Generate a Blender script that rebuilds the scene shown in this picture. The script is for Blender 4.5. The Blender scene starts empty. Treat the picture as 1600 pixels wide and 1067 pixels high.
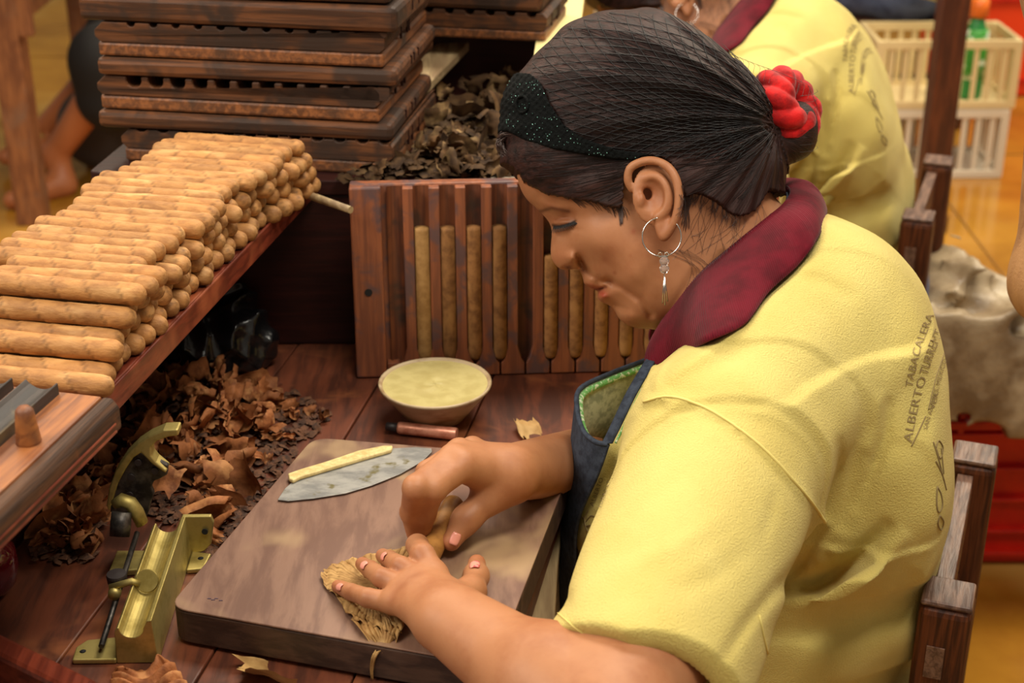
import bpy, bmesh, math, random
import numpy as np
from mathutils import Vector, Matrix
from mathutils.bvhtree import BVHTree
random.seed(7); rng = np.random.default_rng(7)
SC = bpy.context.scene; COL = SC.collection

# ---------------------------------------------------------------- camera, world, lights, exposure
PITCH = math.radians(25); CP, SP = math.cos(PITCH), math.sin(PITCH)
FPX = 2400.0; CAMZ = 1.5
cam = bpy.data.objects.new('camera', bpy.data.cameras.new('camera')); COL.objects.link(cam)
cam.location = (0, 0, CAMZ); cam.rotation_euler = (math.radians(90) - PITCH, 0, 0)
cam.data.lens = 54.0; cam.data.sensor_width = 36.0; cam.data.clip_start = 0.05
cam.data.dof.use_dof = True; cam.data.dof.focus_distance = 1.32; cam.data.dof.aperture_fstop = 7.5
SC.camera = cam
w = bpy.data.worlds.new('world'); SC.world = w; w.use_nodes = True
w.node_tree.nodes['Background'].inputs[0].default_value = (1.0, 0.86, 0.68, 1)
w.node_tree.nodes['Background'].inputs[1].default_value = 0.30
def area(name, loc, target, sx, sy, power, color):
    l = bpy.data.lights.new(name, 'AREA'); l.shape = 'RECTANGLE'; l.size = sx; l.size_y = sy
    l.energy = power; l.color = color
    o = bpy.data.objects.new(name, l); COL.objects.link(o); o.location = loc
    o.rotation_euler = (Vector(target) - Vector(loc)).to_track_quat('-Z', 'Y').to_euler()
    return o
area('ceiling_or_fill_light', (0.5, 0.5, 3.0), (0.1, 1.1, 0.7), 1.2, 0.45, 40, (1.0, 0.93, 0.80))
area('ceiling_or_fill_light', (0.4, 2.4, 3.0), (0.3, 1.9, 0.7), 1.4, 0.6, 55, (1.0, 0.90, 0.74))
area('ceiling_or_fill_light', (-1.5, 3.6, 3.0), (-1.2, 3.4, 0.0), 1.6, 0.6, 60, (1.0, 0.86, 0.66))
area('ceiling_or_fill_light', (2.2, 4.2, 3.0), (2.0, 4.0, 0.0), 1.6, 0.6, 90, (1.0, 0.88, 0.68))
area('ceiling_or_fill_light', (-1.5, 0.7, 2.3), (0.0, 1.3, 0.9), 1.2, 0.7, 34, (1.0, 0.90, 0.76))  # unseen fill from the left, added to brighten the face
vs = SC.view_settings; vs.view_transform = 'Standard'; vs.look = 'None'; vs.gamma = 1; vs.use_curve_mapping = False
vs.exposure = 0.0

# ---------------------------------------------------------------- measuring helpers (photograph -> metres)
def ray(u, v):
    r = (u - 800) / FPX; q = (533.5 - v) / FPX
    return Vector((r, CP + q * SP, -SP + q * CP))
def P(u, v, t): return Vector((0, 0, CAMZ)) + ray(u, v) * t
def G(u, v, z=0.75):
    d = ray(u, v); return Vector((0, 0, CAMZ)) + d * ((z - CAMZ) / d.z)
def PY(u, v, y):
    d = ray(u, v); return Vector((0, 0, CAMZ)) + d * (y / d.y)
def proj(X, Y, Z):
    t = Y * CP + (CAMZ - Z) * SP; q = (Y * SP - (CAMZ - Z) * CP) / t
    return 800 + FPX * X / t, 533.5 - FPX * q, t

# ---------------------------------------------------------------- object helpers
def tag(o, label=None, cat=None, group=None, kind=None):
    if label: o['label'] = label
    if cat: o['category'] = cat
    if group: o['group'] = group
    if kind: o['kind'] = kind
    return o
def empty(name, loc=(0, 0, 0), rz=0, label=None, cat=None, group=None, rot=None):
    o = bpy.data.objects.new(name, None); COL.objects.link(o); o.location = loc
    o.rotation_euler = rot if rot else (0, 0, rz); o.empty_display_size = .02
    return tag(o, label, cat, group)
def link(name, me, mat=None, parent=None, world=False, bevel=0, seg=2, smooth=None, solid=0):
    o = bpy.data.objects.new(name, me); COL.objects.link(o)
    if mat and not me.materials: me.materials.append(mat)
    if parent:
        o.parent = parent
        if world: o.matrix_parent_inverse = parent_mat(parent).inverted()
    if solid:
        m = o.modifiers.new('solid', 'SOLIDIFY'); m.thickness = solid; m.offset = 0
    if bevel:
        m = o.modifiers.new('bevel', 'BEVEL'); m.width = bevel; m.segments = seg; m.limit_method = 'ANGLE'; m.angle_limit = .6
    return o
def parent_mat(p):
    M = Matrix.LocRotScale(p.location, p.rotation_euler, p.scale)
    if p.parent: M = parent_mat(p.parent) @ p.matrix_parent_inverse @ M
    return M
class MB:
    def __init__(s): s.v = []; s.f = []; s.sm = []
    def add(s, vs, fs, smooth=False):
        n = len(s.v); s.v += [tuple(x) for x in vs]; s.f += [tuple(i + n for i in f) for f in fs]; s.sm += [smooth] * len(fs); return s
    def box(s, c, d, M=None):
        x, y, z = [a / 2 for a in d]
        vs = [Vector((c[0] + i * x, c[1] + j * y, c[2] + k * z)) for i in (-1, 1) for j in (-1, 1) for k in (-1, 1)]
        if M is not None: vs = [M @ a for a in vs]
        return s.add(vs, [(0, 1, 3, 2), (4, 6, 7, 5), (0, 4, 5, 1), (2, 3, 7, 6), (0, 2, 6, 4), (1, 5, 7, 3)])
    def prism(s, pts, d, smooth=False):            # pts: planar loop of Vectors, d: extrusion vector
        n = len(pts); pts = [Vector(p) for p in pts]; d = Vector(d)
        nrm = sum(((pts[i] - pts[0]).cross(pts[(i + 1) % n] - pts[0]) for i in range(n)), Vector())
        if nrm.dot(d) > 0: pts = pts[::-1]
        vs = pts + [p + d for p in pts]
        s.add(vs, [tuple(range(n)), tuple(range(2 * n - 1, n - 1, -1))])
        m = len(s.v) - 2 * n
        s.f += [(m + (i + 1) % n, m + i, m + i + n, m + (i + 1) % n + n) for i in range(n)]; s.sm += [smooth] * n
        return s
    def tube(s, path, rad, seg=8, caps=True, closed=False, flat=1.0):
        path = [Vector(p) for p in path]; n = len(path)
        if not hasattr(rad, '__len__'): rad = [rad] * n
        up = None; rings = []
        for i, p in enumerate(path):
            a = path[(i - 1) % n if closed else max(i - 1, 0)]; b = path[(i + 1) % n if closed else min(i + 1, n - 1)]
            t = (b - a).normalized() if (b - a).length > 1e-9 else Vector((0, 0, 1))
            if up is None: up = t.orthogonal().normalized()
            x = (up - t * up.dot(t));
            x = x.normalized() if x.length > 1e-6 else t.orthogonal().normalized()
            up = x; y = t.cross(x)
            rings.append([p + (x * math.cos(2 * math.pi * k / seg) + y * math.sin(2 * math.pi * k / seg) * flat) * rad[i] for k in range(seg)])
        vs = [q for r in rings for q in r]; fs = []
        for i in range(n if closed else n - 1):
            j = (i + 1) % n
            for k in range(seg): fs.append((i * seg + k, i * seg + (k + 1) % seg, j * seg + (k + 1) % seg, j * seg + k))
        s.add(vs, fs, True)
        if caps and not closed:
            m = len(s.v) - len(vs); s.f += [tuple(m + k for k in range(seg))[::-1], tuple(m + (n - 1) * seg + k for k in range(seg))]; s.sm += [False] * 2
        return s
    def lathe(s, prof, c=(0, 0, 0), seg=24, M=None, smooth=True):   # prof: (r, z)
        c = Vector(c); vs = []; fs = []
        for r, z in prof:
            for k in range(seg):
                a = 2 * math.pi * k / seg; p = Vector((r * math.cos(a), r * math.sin(a), z))
                vs.append((M @ p if M is not None else p) + c)
        for i in range(len(prof) - 1):
            for k in range(seg): fs.append((i * seg + k, i * seg + (k + 1) % seg, (i + 1) * seg + (k + 1) % seg, (i + 1) * seg + k))
        s.add(vs, fs, smooth); m = len(s.v) - len(vs)
        if prof[0][0] > 1e-6: s.f.append(tuple(m + k for k in range(seg))[::-1]); s.sm.append(False)
        if prof[-1][0] > 1e-6: s.f.append(tuple(m + (len(prof) - 1) * seg + k for k in range(seg))); s.sm.append(False)
        return s
    def grid(s, fn, nu, nv, smooth=True):
        vs = [fn(i / nu, j / nv) for i in range(nu + 1) for j in range(nv + 1)]
        fs = [(i * (nv + 1) + j, (i + 1) * (nv + 1) + j, (i + 1) * (nv + 1) + j + 1, i * (nv + 1) + j + 1) for i in range(nu) for j in range(nv)]
        return s.add(vs, fs, smooth)
    def mesh(s, name):
        me = bpy.data.meshes.new(name); me.from_pydata(s.v, [], s.f)
        me.polygons.foreach_set('use_smooth', s.sm); me.update(); return me
    def build(s, name, mat, parent=None, world=False, **k): return link(name, s.mesh(name), mat, parent, world, **k)
def copy_tree(o, parent=None):
    c = o.copy(); COL.objects.link(c); mpi = o.matrix_parent_inverse.copy(); c.parent = parent; c.matrix_parent_inverse = mpi
    for ch in [x for x in KIDS.get(o.name, [])] : copy_tree(ch, c)
    return c
KIDS = {}
def index_kids():
    KIDS.clear()
    for o in COL.objects:
        if o.parent: KIDS.setdefault(o.parent.name, []).append(o)
def spline(pts, n, closed=False):
    pts = [Vector(p) for p in pts]; m = len(pts); out = []
    S = m if closed else m - 1
    for i in range(n + (0 if closed else 1)):
        x = i / n * S; k = min(int(x), S - 1); t = x - k
        g = (lambda j: pts[j % m]) if closed else (lambda j: pts[max(0, min(m - 1, j))])
        a, b, c, d = g(k - 1), g(k), g(k + 1), g(k + 2)
        out.append(.5 * ((2 * b) + (c - a) * t + (2 * a - 5 * b + 4 * c - d) * t * t + (3 * b - a - 3 * c + d) * t ** 3))
    return out

# ---------------------------------------------------------------- materials
def S(r, g, b):
    f = lambda x: (x / 255 / 12.92) if x / 255 <= .04045 else ((x / 255 + .055) / 1.055) ** 2.4
    return (f(r), f(g), f(b), 1)
MATS = {}
def mat(name, base, rough=.6, metal=0, col2=None, scale=(20, 20, 20), detail=4, lo=.35, hi=.65, bump=0, bscale=None, bdist=.001,
        col3=None, scale3=(4, 4, 4), lo3=.5, hi3=.7, spec=.5, sss=0, rnd=0, sheen=0, trans=0, coat=0, attr=None, wave=None, rough2=None, coord='Object', distort=0, alpha=1):
    m = bpy.data.materials.new(name); m.use_nodes = True; N = m.node_tree.nodes; L = m.node_tree.links
    b = N['Principled BSDF']; b.inputs['Base Color'].default_value = base; b.inputs['Roughness'].default_value = rough
    b.inputs['Metallic'].default_value = metal; b.inputs['Specular IOR Level'].default_value = spec
    b.inputs['Subsurface Weight'].default_value = sss; b.inputs['Subsurface Radius'].default_value = (1, .35, .15); b.inputs['Subsurface Scale'].default_value = .006
    b.inputs['Sheen Weight'].default_value = sheen; b.inputs['Coat Weight'].default_value = coat; b.inputs['Transmission Weight'].default_value = trans
    b.inputs['Alpha'].default_value = alpha
    tc = N.new('ShaderNodeTexCoord')
    def mapping(sc, seed=0):
        mp = N.new('ShaderNodeMapping'); mp.inputs['Scale'].default_value = sc; mp.inputs['Location'].default_value = (seed, seed * 1.7, seed * .3)
        L.new(tc.outputs[coord], mp.inputs[0])
        if rnd:
            oi = N.new('ShaderNodeObjectInfo'); cm = N.new('ShaderNodeCombineXYZ'); mu = N.new('ShaderNodeMath'); mu.operation = 'MULTIPLY'; mu.inputs[1].default_value = 50
            L.new(oi.outputs['Random'], mu.inputs[0]); L.new(mu.outputs[0], cm.inputs[0]); L.new(mu.outputs[0], cm.inputs[1]); L.new(cm.outputs[0], mp.inputs['Location'])
        return mp
    def noise(sc, det, seed=0):
        n = N.new('ShaderNodeTexNoise'); n.inputs['Scale'].default_value = 1; n.inputs['Detail'].default_value = det; n.inputs['Roughness'].default_value = .6
        n.inputs['Distortion'].default_value = distort
        L.new(mapping(sc, seed).outputs[0], n.inputs['Vector']); return n
    def ramp(src, lo, hi):
        r = N.new('ShaderNodeMapRange'); r.interpolation_type = 'SMOOTHSTEP'; r.inputs[1].default_value = lo; r.inputs[2].default_value = hi; L.new(src, r.inputs[0]); return r.outputs[0]
    def mix(f, a, c):
        x = N.new('ShaderNodeMix'); x.data_type = 'RGBA'
        if hasattr(f, 'is_linked') or hasattr(f, 'links'): L.new(f, x.inputs[0])
        else: x.inputs[0].default_value = f
        for i, q in ((6, a), (7, c)):
            if isinstance(q, tuple): x.inputs[i].default_value = q
            else: L.new(q, x.inputs[i])
        return x.outputs[2]
    cur = base; n1 = None
    if col2:
        n1 = noise(scale, detail); f = ramp(n1.outputs[0], lo, hi); cur = mix(f, base, col2)
        if rough2 is not None:
            mr = N.new('ShaderNodeMapRange'); mr.inputs[3].default_value = rough; mr.inputs[4].default_value = rough2; L.new(f, mr.inputs[0]); L.new(mr.outputs[0], b.inputs['Roughness'])
    if col3:
        n3 = noise(scale3, 3, 5.3); cur = mix(ramp(n3.outputs[0], lo3, hi3), cur, col3)
    if attr:
        at = N.new('ShaderNodeAttribute'); at.attribute_name = attr
        x = N.new('ShaderNodeMix'); x.data_type = 'RGBA'; x.blend_type = 'MULTIPLY'; x.inputs[0].default_value = 1
        if isinstance(cur, tuple): x.inputs[6].default_value = cur
        else: L.new(cur, x.inputs[6])
        L.new(at.outputs['Color'], x.inputs[7]); cur = x.outputs[2]
    if rnd:
        oi = N.new('ShaderNodeObjectInfo'); hs = N.new('ShaderNodeHueSaturation'); mr = N.new('ShaderNodeMapRange')
        mr.inputs[3].default_value = 1 - rnd; mr.inputs[4].default_value = 1 + rnd
        L.new(oi.outputs['Random'], mr.inputs[0]); L.new(mr.outputs[0], hs.inputs['Value'])
        if isinstance(cur, tuple): hs.inputs['Color'].default_value = cur
        else: L.new(cur, hs.inputs['Color'])
        cur = hs.outputs[0]
    if not isinstance(cur, tuple): L.new(cur, b.inputs['Base Color'])
    if bump:
        if wave:
            wv = N.new('ShaderNodeTexWave'); wv.inputs['Scale'].default_value = 1; wv.bands_direction = wave[1] if len(wave) > 1 else 'X'
            mp = mapping(wave[0]); L.new(mp.outputs[0], wv.inputs['Vector']); src = wv.outputs['Fac']
        else: src = noise(bscale or scale, 5, 2.1).outputs[0]
        bp = N.new('ShaderNodeBump'); bp.inputs['Strength'].default_value = bump; bp.inputs['Distance'].default_value = bdist
        L.new(src, bp.inputs['Height']); L.new(bp.outputs[0], b.inputs['Normal'])
    MATS[name] = m; return m
def wood(name, a, b, c, axis=0, rough=.5, g=90, st=6, bump=.5, lo3=.5, hi3=.72, s3=9, rnd=0, spec=.5, coat=0):
    sc = [g, g, g]; sc[axis] = st
    return mat(name, a, rough, col2=b, scale=tuple(sc), detail=5, lo=.36, hi=.62, bump=bump, bdist=.0012, col3=c, scale3=(s3, s3, s3), lo3=lo3, hi3=hi3, rnd=rnd, spec=spec, distort=.4, coat=coat)
M_bench = wood('bench_wood', S(112, 58, 36), S(74, 38, 25), S(136, 78, 46), 1, .5, 55, 8, .5, .52, .7, 14)
M_panel = wood('dark_red_wood', S(52, 20, 15), S(38, 14, 11), S(62, 26, 18), 0, .5, 120, 8, .4, spec=.3)
M_edge = wood('red_edge_wood', S(120, 52, 34), S(86, 34, 22), S(150, 80, 50), 1, .32, 110, 8, .4)
M_moldx = wood('mold_wood', S(106, 66, 40), S(66, 43, 30), S(58, 43, 35), 0, .55, 150, 9, .6, .46, .62, 16, rnd=.16, spec=.25)
M_moldy = wood('mold_wood_end', S(146, 90, 50), S(98, 60, 36), S(68, 50, 38), 1, .5, 150, 10, .6, .52, .7, 16, rnd=.14)
M_moldz = wood('mold_upright_wood', S(148, 86, 54), S(118, 68, 46), S(94, 68, 66), 2, .5, 120, 8, .5, .48, .64, 26)
M_groove = wood('mold_groove_wood', S(118, 66, 38), S(84, 44, 28), S(60, 42, 34), 2, .5, 150, 8, .5, .48, .66, 20)
M_golden = wood('golden_wood', S(158, 96, 46), S(112, 62, 32), S(96, 64, 48), 1, .55, 120, 7, .6, .5, .68, 16)
M_dkmold = wood('dark_mold_wood', S(88, 58, 38), S(50, 34, 26), S(122, 72, 40), 1, .6, 160, 8, .7, .54, .72, 20, spec=.25)
M_rib = wood('rib_lead', S(56, 46, 42), S(38, 32, 30), S(88, 72, 46), 1, .55, 120, 8, .5, .52, .7, 20)
M_board = wood('cutting_board_wood', S(138, 104, 86), S(112, 80, 66), S(166, 136, 102), 1, .5, 60, 12, .3, .5, .68, 9)
M_boardside = wood('cutting_board_side', S(84, 62, 50), S(54, 38, 31), S(70, 50, 40), 0, .55, 90, 8, .5)
M_pale = wood('pale_wood', S(186, 162, 120), S(140, 114, 82), S(160, 134, 100), 1, .6, 80, 8, .4)
M_chair = wood('chair_wood', S(104, 56, 30), S(58, 30, 18), S(80, 42, 24), 2, .5, 170, 10, .6, spec=.25)
M_chairtop = wood('chair_end_grain_and_highlight', S(124, 94, 78), S(78, 54, 44), S(104, 76, 62), 0, .4, 130, 18, .7)  # tenon end grain; also paints the highlight on post tops and rail
M_post = wood('post_wood', S(98, 50, 28), S(66, 32, 20), S(80, 40, 24), 2, .4, 90, 8, .3)
M_oldtable = wood('old_table_wood', S(150, 96, 56), S(112, 66, 38), S(126, 92, 70), 2, .6, 60, 10, .5)
M_cigar = mat('cigar_leaf', S(178, 128, 74), .62, col2=S(150, 103, 58), scale=(60, 130, 130), detail=8, lo=.38, hi=.68, bump=.8, bscale=(110, 300, 300), bdist=.001, attr='tint', col3=S(194, 148, 94), scale3=(24, 60, 60), lo3=.5, hi3=.7, rnd=.10, spec=.35)
M_cigar2 = mat('rough_cigar_leaf', S(156, 110, 66), .75, col2=S(116, 78, 46), scale=(90, 90, 90), lo=.35, hi=.7, bump=.5, bdist=.0008, col3=S(170, 124, 74), scale3=(40, 40, 20), rnd=.22, spec=.2)
M_scrap = mat('leaf_scrap', S(160, 100, 58), .7, col2=S(110, 62, 34), scale=(70, 70, 70), lo=.35, hi=.7, bump=.7, bscale=(220, 220, 220), bdist=.001, col3=S(190, 134, 84), scale3=(50, 50, 50), rnd=.3, spec=.25)
M_scrapd = mat('dark_leaf_scrap', S(96, 70, 44), .8, col2=S(60, 42, 28), scale=(70, 70, 70), bump=.7, bdist=.001, col3=S(140, 112, 74), scale3=(30, 30, 30), rnd=.4, spec=.2)
M_litter = mat('leaf_litter', S(104, 66, 42), .85, col2=S(60, 38, 26), scale=(120, 120, 120), bump=1, bdist=.003, col3=S(104, 66, 40), scale3=(150, 150, 150), lo3=.55, hi3=.7)
M_wrapleaf = mat('wrapper_leaf', S(196, 156, 98), .65, col2=S(150, 110, 62), scale=(60, 60, 60), lo=.3, hi=.7, bump=.8, bscale=(160, 160, 160), bdist=.0015, col3=S(200, 164, 110), scale3=(30, 30, 30), spec=.3)
M_brass = mat('brass', S(190, 172, 106), .5, .85, col2=S(150, 132, 70), scale=(40, 40, 40), lo=.4, hi=.75, bump=.3, bscale=(120, 120, 120), bdist=.0006, rough2=.62)
M_steel = mat('dark_steel', S(96, 90, 84), .45, .8, col2=S(52, 48, 46), scale=(90, 90, 90), bump=.3, bdist=.0005)
M_blade = mat('blade_steel', S(178, 176, 170), .45, .4, col2=S(136, 136, 134), scale=(30, 60, 60), col3=S(120, 112, 74), scale3=(45, 45, 45), lo3=.55, hi3=.68, bump=.15, bdist=.0005)
M_cream = mat('cream_strip', S(232, 212, 150), .6, col2=S(206, 180, 116), scale=(120, 120, 120), bump=.5, bdist=.0008)
M_copper = mat('copper', S(226, 158, 130), .35, .35, col2=S(196, 122, 96), scale=(90, 90, 90), bump=.3, bdist=.0006)
M_bowl = mat('bowl_glaze', S(190, 168, 134), .4, col2=S(150, 120, 86), scale=(30, 30, 60), lo=.45, hi=.7)
M_paste = mat('starch_paste', S(200, 186, 124), .4, col2=S(186, 170, 108), scale=(50, 50, 50), bump=.4, bscale=(90, 90, 90), bdist=.001)
M_maroon = mat('maroon_glaze', S(90, 16, 28), .12, coat=.6)
M_bag = mat('black_plastic', S(18, 18, 20), .22, spec=.6, bump=.3, bscale=(30, 30, 30), bdist=.004)
M_sack = mat('plastic_sack', S(166, 146, 116), .4, col2=S(122, 100, 74), scale=(12, 12, 12), bump=.6, bscale=(35, 35, 35), bdist=.006, col3=S(196, 180, 150), scale3=(9, 9, 9))
M_red = mat('red_plastic', S(206, 34, 14), .35, col2=S(186, 26, 12), scale=(14, 14, 14))
M_orange = mat('orange_red_plastic', S(238, 66, 22), .4)
M_beigep = mat('beige_plastic', S(226, 204, 152), .45)
M_whitep = mat('white_plastic', S(224, 212, 190), .45)
M_green = mat('green_label', S(60, 150, 50), .4, col2=S(230, 240, 220), scale=(30, 30, 30), lo=.55, hi=.6)
M_dgreen = mat('green_cap', S(48, 140, 70), .3)
M_ocap = mat('orange_cap', S(240, 120, 40), .4)
M_floor = mat('ochre_floor', S(186, 132, 44), .16, col2=S(150, 98, 28), scale=(2.5, 2.5, 2.5), detail=6, lo=.35, hi=.7, bump=.12, bscale=(6, 6, 6), bdist=.004, col3=S(206, 162, 84), scale3=(1.2, 1.2, 1.2), coat=.3)
M_joint = mat('floor_joint', S(120, 82, 30), .4)
M_card = mat('cream_card', S(222, 204, 142), .7)
M_skin = mat('skin', S(170, 116, 80), .5, col2=S(154, 98, 64), scale=(26, 26, 26), lo=.4, hi=.75, bump=.25, bscale=(420, 420, 420), bdist=.0005, sss=.08, attr='tint', spec=.35)
M_skin2 = mat('skin_plain', S(186, 112, 66), .5, sss=.05)
M_hair = mat('hair', S(34, 22, 20), .38, col2=S(58, 36, 30), scale=(60, 60, 60), spec=.5)
M_strand = mat('hair_strand', S(34, 20, 18), .42, spec=.35, rnd=0)
M_net = mat('net_thread', S(22, 20, 22), .55)
M_band = mat('crochet_band', S(7, 10, 10), .85, spec=.15, bump=1, bscale=(500, 500, 500), bdist=.002)
M_glit = mat('glitter', S(150, 215, 200), .25, .3)
M_scrunch = mat('red_velvet', S(200, 14, 14), .7, col2=S(140, 5, 8), scale=(60, 60, 60), bump=.6, bscale=(200, 200, 200), bdist=.001, sheen=.15, spec=.2)
M_silver = mat('silver', S(214, 212, 208), .18, 1)
M_bead = mat('clear_bead', S(240, 236, 230), .05, trans=.85)
M_shirt = mat('yellow_pique', S(214, 196, 116), .85, col2=S(206, 186, 104), scale=(9, 9, 9), sheen=.1, bump=1.0, bscale=(620, 620, 620), bdist=.0016, attr='tint', spec=.2)
M_seam = mat('yellow_seam', S(220, 202, 122), .8, spec=.2)
M_print = mat('print_ink', S(138, 118, 76), .8)
M_collar = mat('maroon_rib_knit', S(98, 14, 30), .9, col2=S(76, 10, 22), scale=(30, 30, 30), sheen=.1, spec=.1)
M_denim = mat('dark_denim', S(58, 66, 80), .8, col2=S(42, 48, 60), scale=(140, 140, 140), bump=.5, bscale=(500, 500, 500), bdist=.0008, spec=.2)
M_lining = mat('grey_green_lining', S(176, 176, 146), .85, col2=S(134, 138, 112), scale=(120, 120, 120), lo=.4, hi=.65, spec=.2)
M_trim = mat('green_trim', S(110, 176, 96), .8, col2=S(224, 232, 200), scale=(260, 260, 260), lo=.5, hi=.62, bump=1, bscale=(400, 400, 400), bdist=.002)
M_jeans = mat('blue_jeans', S(84, 100, 140), .8, col2=S(60, 72, 106), scale=(20, 20, 20))
M_black = mat('black_cloth', S(22, 20, 20), .85)
M_greycl = mat('grey_bag', S(70, 62, 60), .7)
M_tan = mat('tan_sleeve', S(170, 126, 84), .8, col2=S(110, 66, 42), scale=(16, 16, 8), lo=.4, hi=.7, bump=.8, bscale=(400, 400, 400), bdist=.001)
M_lash = mat('lash', S(24, 18, 18), .6)
M_rubber = mat('black_knob', S(40, 32, 32), .5)
M_inkblue = mat('pen_mark', S(84, 70, 92), .8)
EX = Vector((math.cos(math.radians(11)), -math.sin(math.radians(11)), 0)); EY = Vector((math.sin(math.radians(11)), math.cos(math.radians(11)), 0)); EZ = Vector((0, 0, 1))
RB = math.radians(-11)
# ================================================================ setting
m = MB(); m.grid(lambda a, b: Vector((-6 + 14 * a, -1 + 12 * b, 0)), 1, 1, False); fl = m.build('floor', M_floor); tag(fl, kind='structure')
m = MB()
for y in (2.35, 3.4, 4.6, 5.8): m.box((1, y, .0008), (14, .006, .0016))
for x in (-2.4, -1.2, 0, 1.25, 2.5): m.box((x, 5, .0008), (.006, 12, .0016))
o = m.build('floor_joints', M_joint, fl, world=True)
# back wall far away, so that reflections have something to meet
m = MB(); m.box((1, 11.05, 1.6), (14, .1, 3.2)); o = m.build('wall_back', mat('wall_paint', S(206, 186, 140), .8)); tag(o, kind='structure')

# ================================================================ workbench (table, raised shelf, end panel)
def off(p, a, b): return p + EX * a + EY * b
E0 = Vector((0.0102, 1.075, 0)); 
def bench_pt(a, y, z):        # a: metres left of the worker's edge, y: metres along the edge from E0
    p = E0 - EX * a + EY * y; return Vector((p.x, p.y, z))
bench = empty('workbench', (-.2, 1.2, 0), 0, 'dark reddish wooden cigar rolling bench with a raised shelf around two sides', 'workbench')
def slab(name, a0, a1, y0, y1, z0, z1, mt, bevel=.003, par=bench):
    m = MB(); m.prism([bench_pt(a0, y0, z0), bench_pt(a1, y0, z0), bench_pt(a1, y1, z0), bench_pt(a0, y1, z0)], (0, 0, z1 - z0))
    return m.build(name, mt, par, world=True, bevel=bevel)
# tabletop of planks
W = [0, .115, .235, .352, .475]
for i in range(4): slab('plank', W[i] + .0008, W[i + 1] - .0008, -.42, .93, .712, .75 - (.0006 if i % 2 else 0), M_bench, .0015)
for a, y in ((.02, -.39), (.02, .86), (.44, -.39), (.44, .86)): slab('leg', a, a + .05, y, y + .05, 0, .711, M_bench)
slab('apron_board', -.0, .022, -.36, .86, .61, .692, M_pale)
# raised shelf along the left
SH0, SH1 = .322, .497
o = slab('side_shelf', .326, .478, -.30, .475, .932, .95, M_edge, .003)
slab('side_shelf_lip', .3225, .3255, -.30, .475, .93, .9525, M_edge, .0012)
slab('riser_board', .462, .474, -.30, .475, .7505, .9315, M_panel)
# end panel and its shelf
PX0, PX1, PYB = -.375, .235, 1.600
def xbox(name, x0, x1, y0, y1, z0, z1, mt, par=bench, bevel=.002): return MB().box(((x0 + x1) / 2, (y0 + y1) / 2, (z0 + z1) / 2), (x1 - x0, y1 - y0, z1 - z0)).build(name, mt, par, world=True, bevel=bevel)
xbox('end_panel', PX0, PX1, PYB, PYB + .014, .7505, .9315, M_panel)
m = MB(); m.prism([Vector((-.470, PYB + .03, .932)), Vector((-.385, PYB - .003, .932)), Vector((PX1, PYB - .003, .932)), Vector((PX1, 1.945, .932)), Vector((-.425, 1.945, .932))], (0, 0, .018)); m.build('end_shelf', M_panel, bench, world=True, bevel=.002)
xbox('end_support', PX0 - .05, PX1, 1.946, 1.96, .0, 1.034, M_panel)
xbox('side_panel', PX1 - .016, PX1, PYB + .015, 1.945, .0, .931, M_panel)
# tray under the worker's edge
m = MB(); m.prism([bench_pt(.02, -.30, .694), G(858, 1090, .694), G(866, 1000, .694), G(871, 900, .694), G(882, 800, .694), bench_pt(.02, .24, .694)], (0, 0, .012)); m.build('pull_out_tray', M_pale, bench, world=True, bevel=.002)
# ================================================================ bench behind, with mould stack
rb = empty('rear_bench', (-.2, 2.1, 0), 0, 'dark workbench behind the shelf carrying a second stack of cigar moulds', 'workbench')
xbox('top_board', -.44, .085, 1.97, 2.40, 1.015, 1.035, M_panel, rb)
xbox('front_board', -.44, .085, 1.97, 1.985, .0, 1.0148, M_panel, rb)
xbox('far_board', -.44, .085, 2.38, 2.395, .0, 1.0148, M_panel, rb)

# ================================================================ cigar moulds
def mould_mesh(w, d, h, nslot, pitch, x0, sr, sd, seam=True):
    """block w x d x h whose front and back faces show U notches for the cigar grooves; local origin at its centre bottom"""
    pts = [(-w / 2 + .006, 0), (w / 2 - .006, 0), (w / 2, .005), (w / 2, h - .005), (w / 2 - .005, h)]
    for i in reversed(range(nslot)):
        cx = x0 + i * pitch
        pts.append((cx + sr, h))
        for k in range(6):
            a = math.pi * k / 5; pts.append((cx + sr * math.cos(a), h - sd + sr * .8 - sr * .8 * math.sin(a)))
        pts.append((cx - sr, h))
    pts += [(-w / 2 + .010, h), (-w / 2, h - .009), (-w / 2, .006)]
    return MB().prism([Vector((x, -d / 2, z)) for x, z in pts], (0, d, 0))
def mould(name, c, rz, w, d, h, slots, label, low=.45):
    t = empty(name, c, rz, label, 'mould', 'cigar moulds stacked on the shelf')
    if slots:
        m = mould_mesh(w, d, h * (1 - low) , slots[0], slots[1], slots[2], slots[3], slots[4])
        m.v = [(x, y, z + h * low) for x, y, z in m.v]
        m.build('groove_block', M_moldx, t, bevel=.0012, seg=1)
        MB().box((0, 0, h * low / 2), (w - .004, d - .002, h * low - .0006)).build('base_plank', M_moldy, t, bevel=.003)
    else:
        MB().box((0, 0, h / 2), (w, d, h - .0012)).build('lid_plank', M_moldx, t, bevel=.006)
    # burnt end marks on the right face
    for j in range(3): MB().box((w / 2 - .0005, -.03 + .022 * j + random.uniform(-.01, .01), h * .6), (.0026, .003, h * .45)).build('branded_mark', M_panel, t)
    return t
cFR = Vector((-.134, 1.61, 0)); rz0 = math.radians(-9.5)
ux = Vector((math.cos(rz0), math.sin(rz0), 0)); uy = Vector((-math.sin(rz0), math.cos(rz0), 0))
W0, D0 = .326, .215
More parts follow.
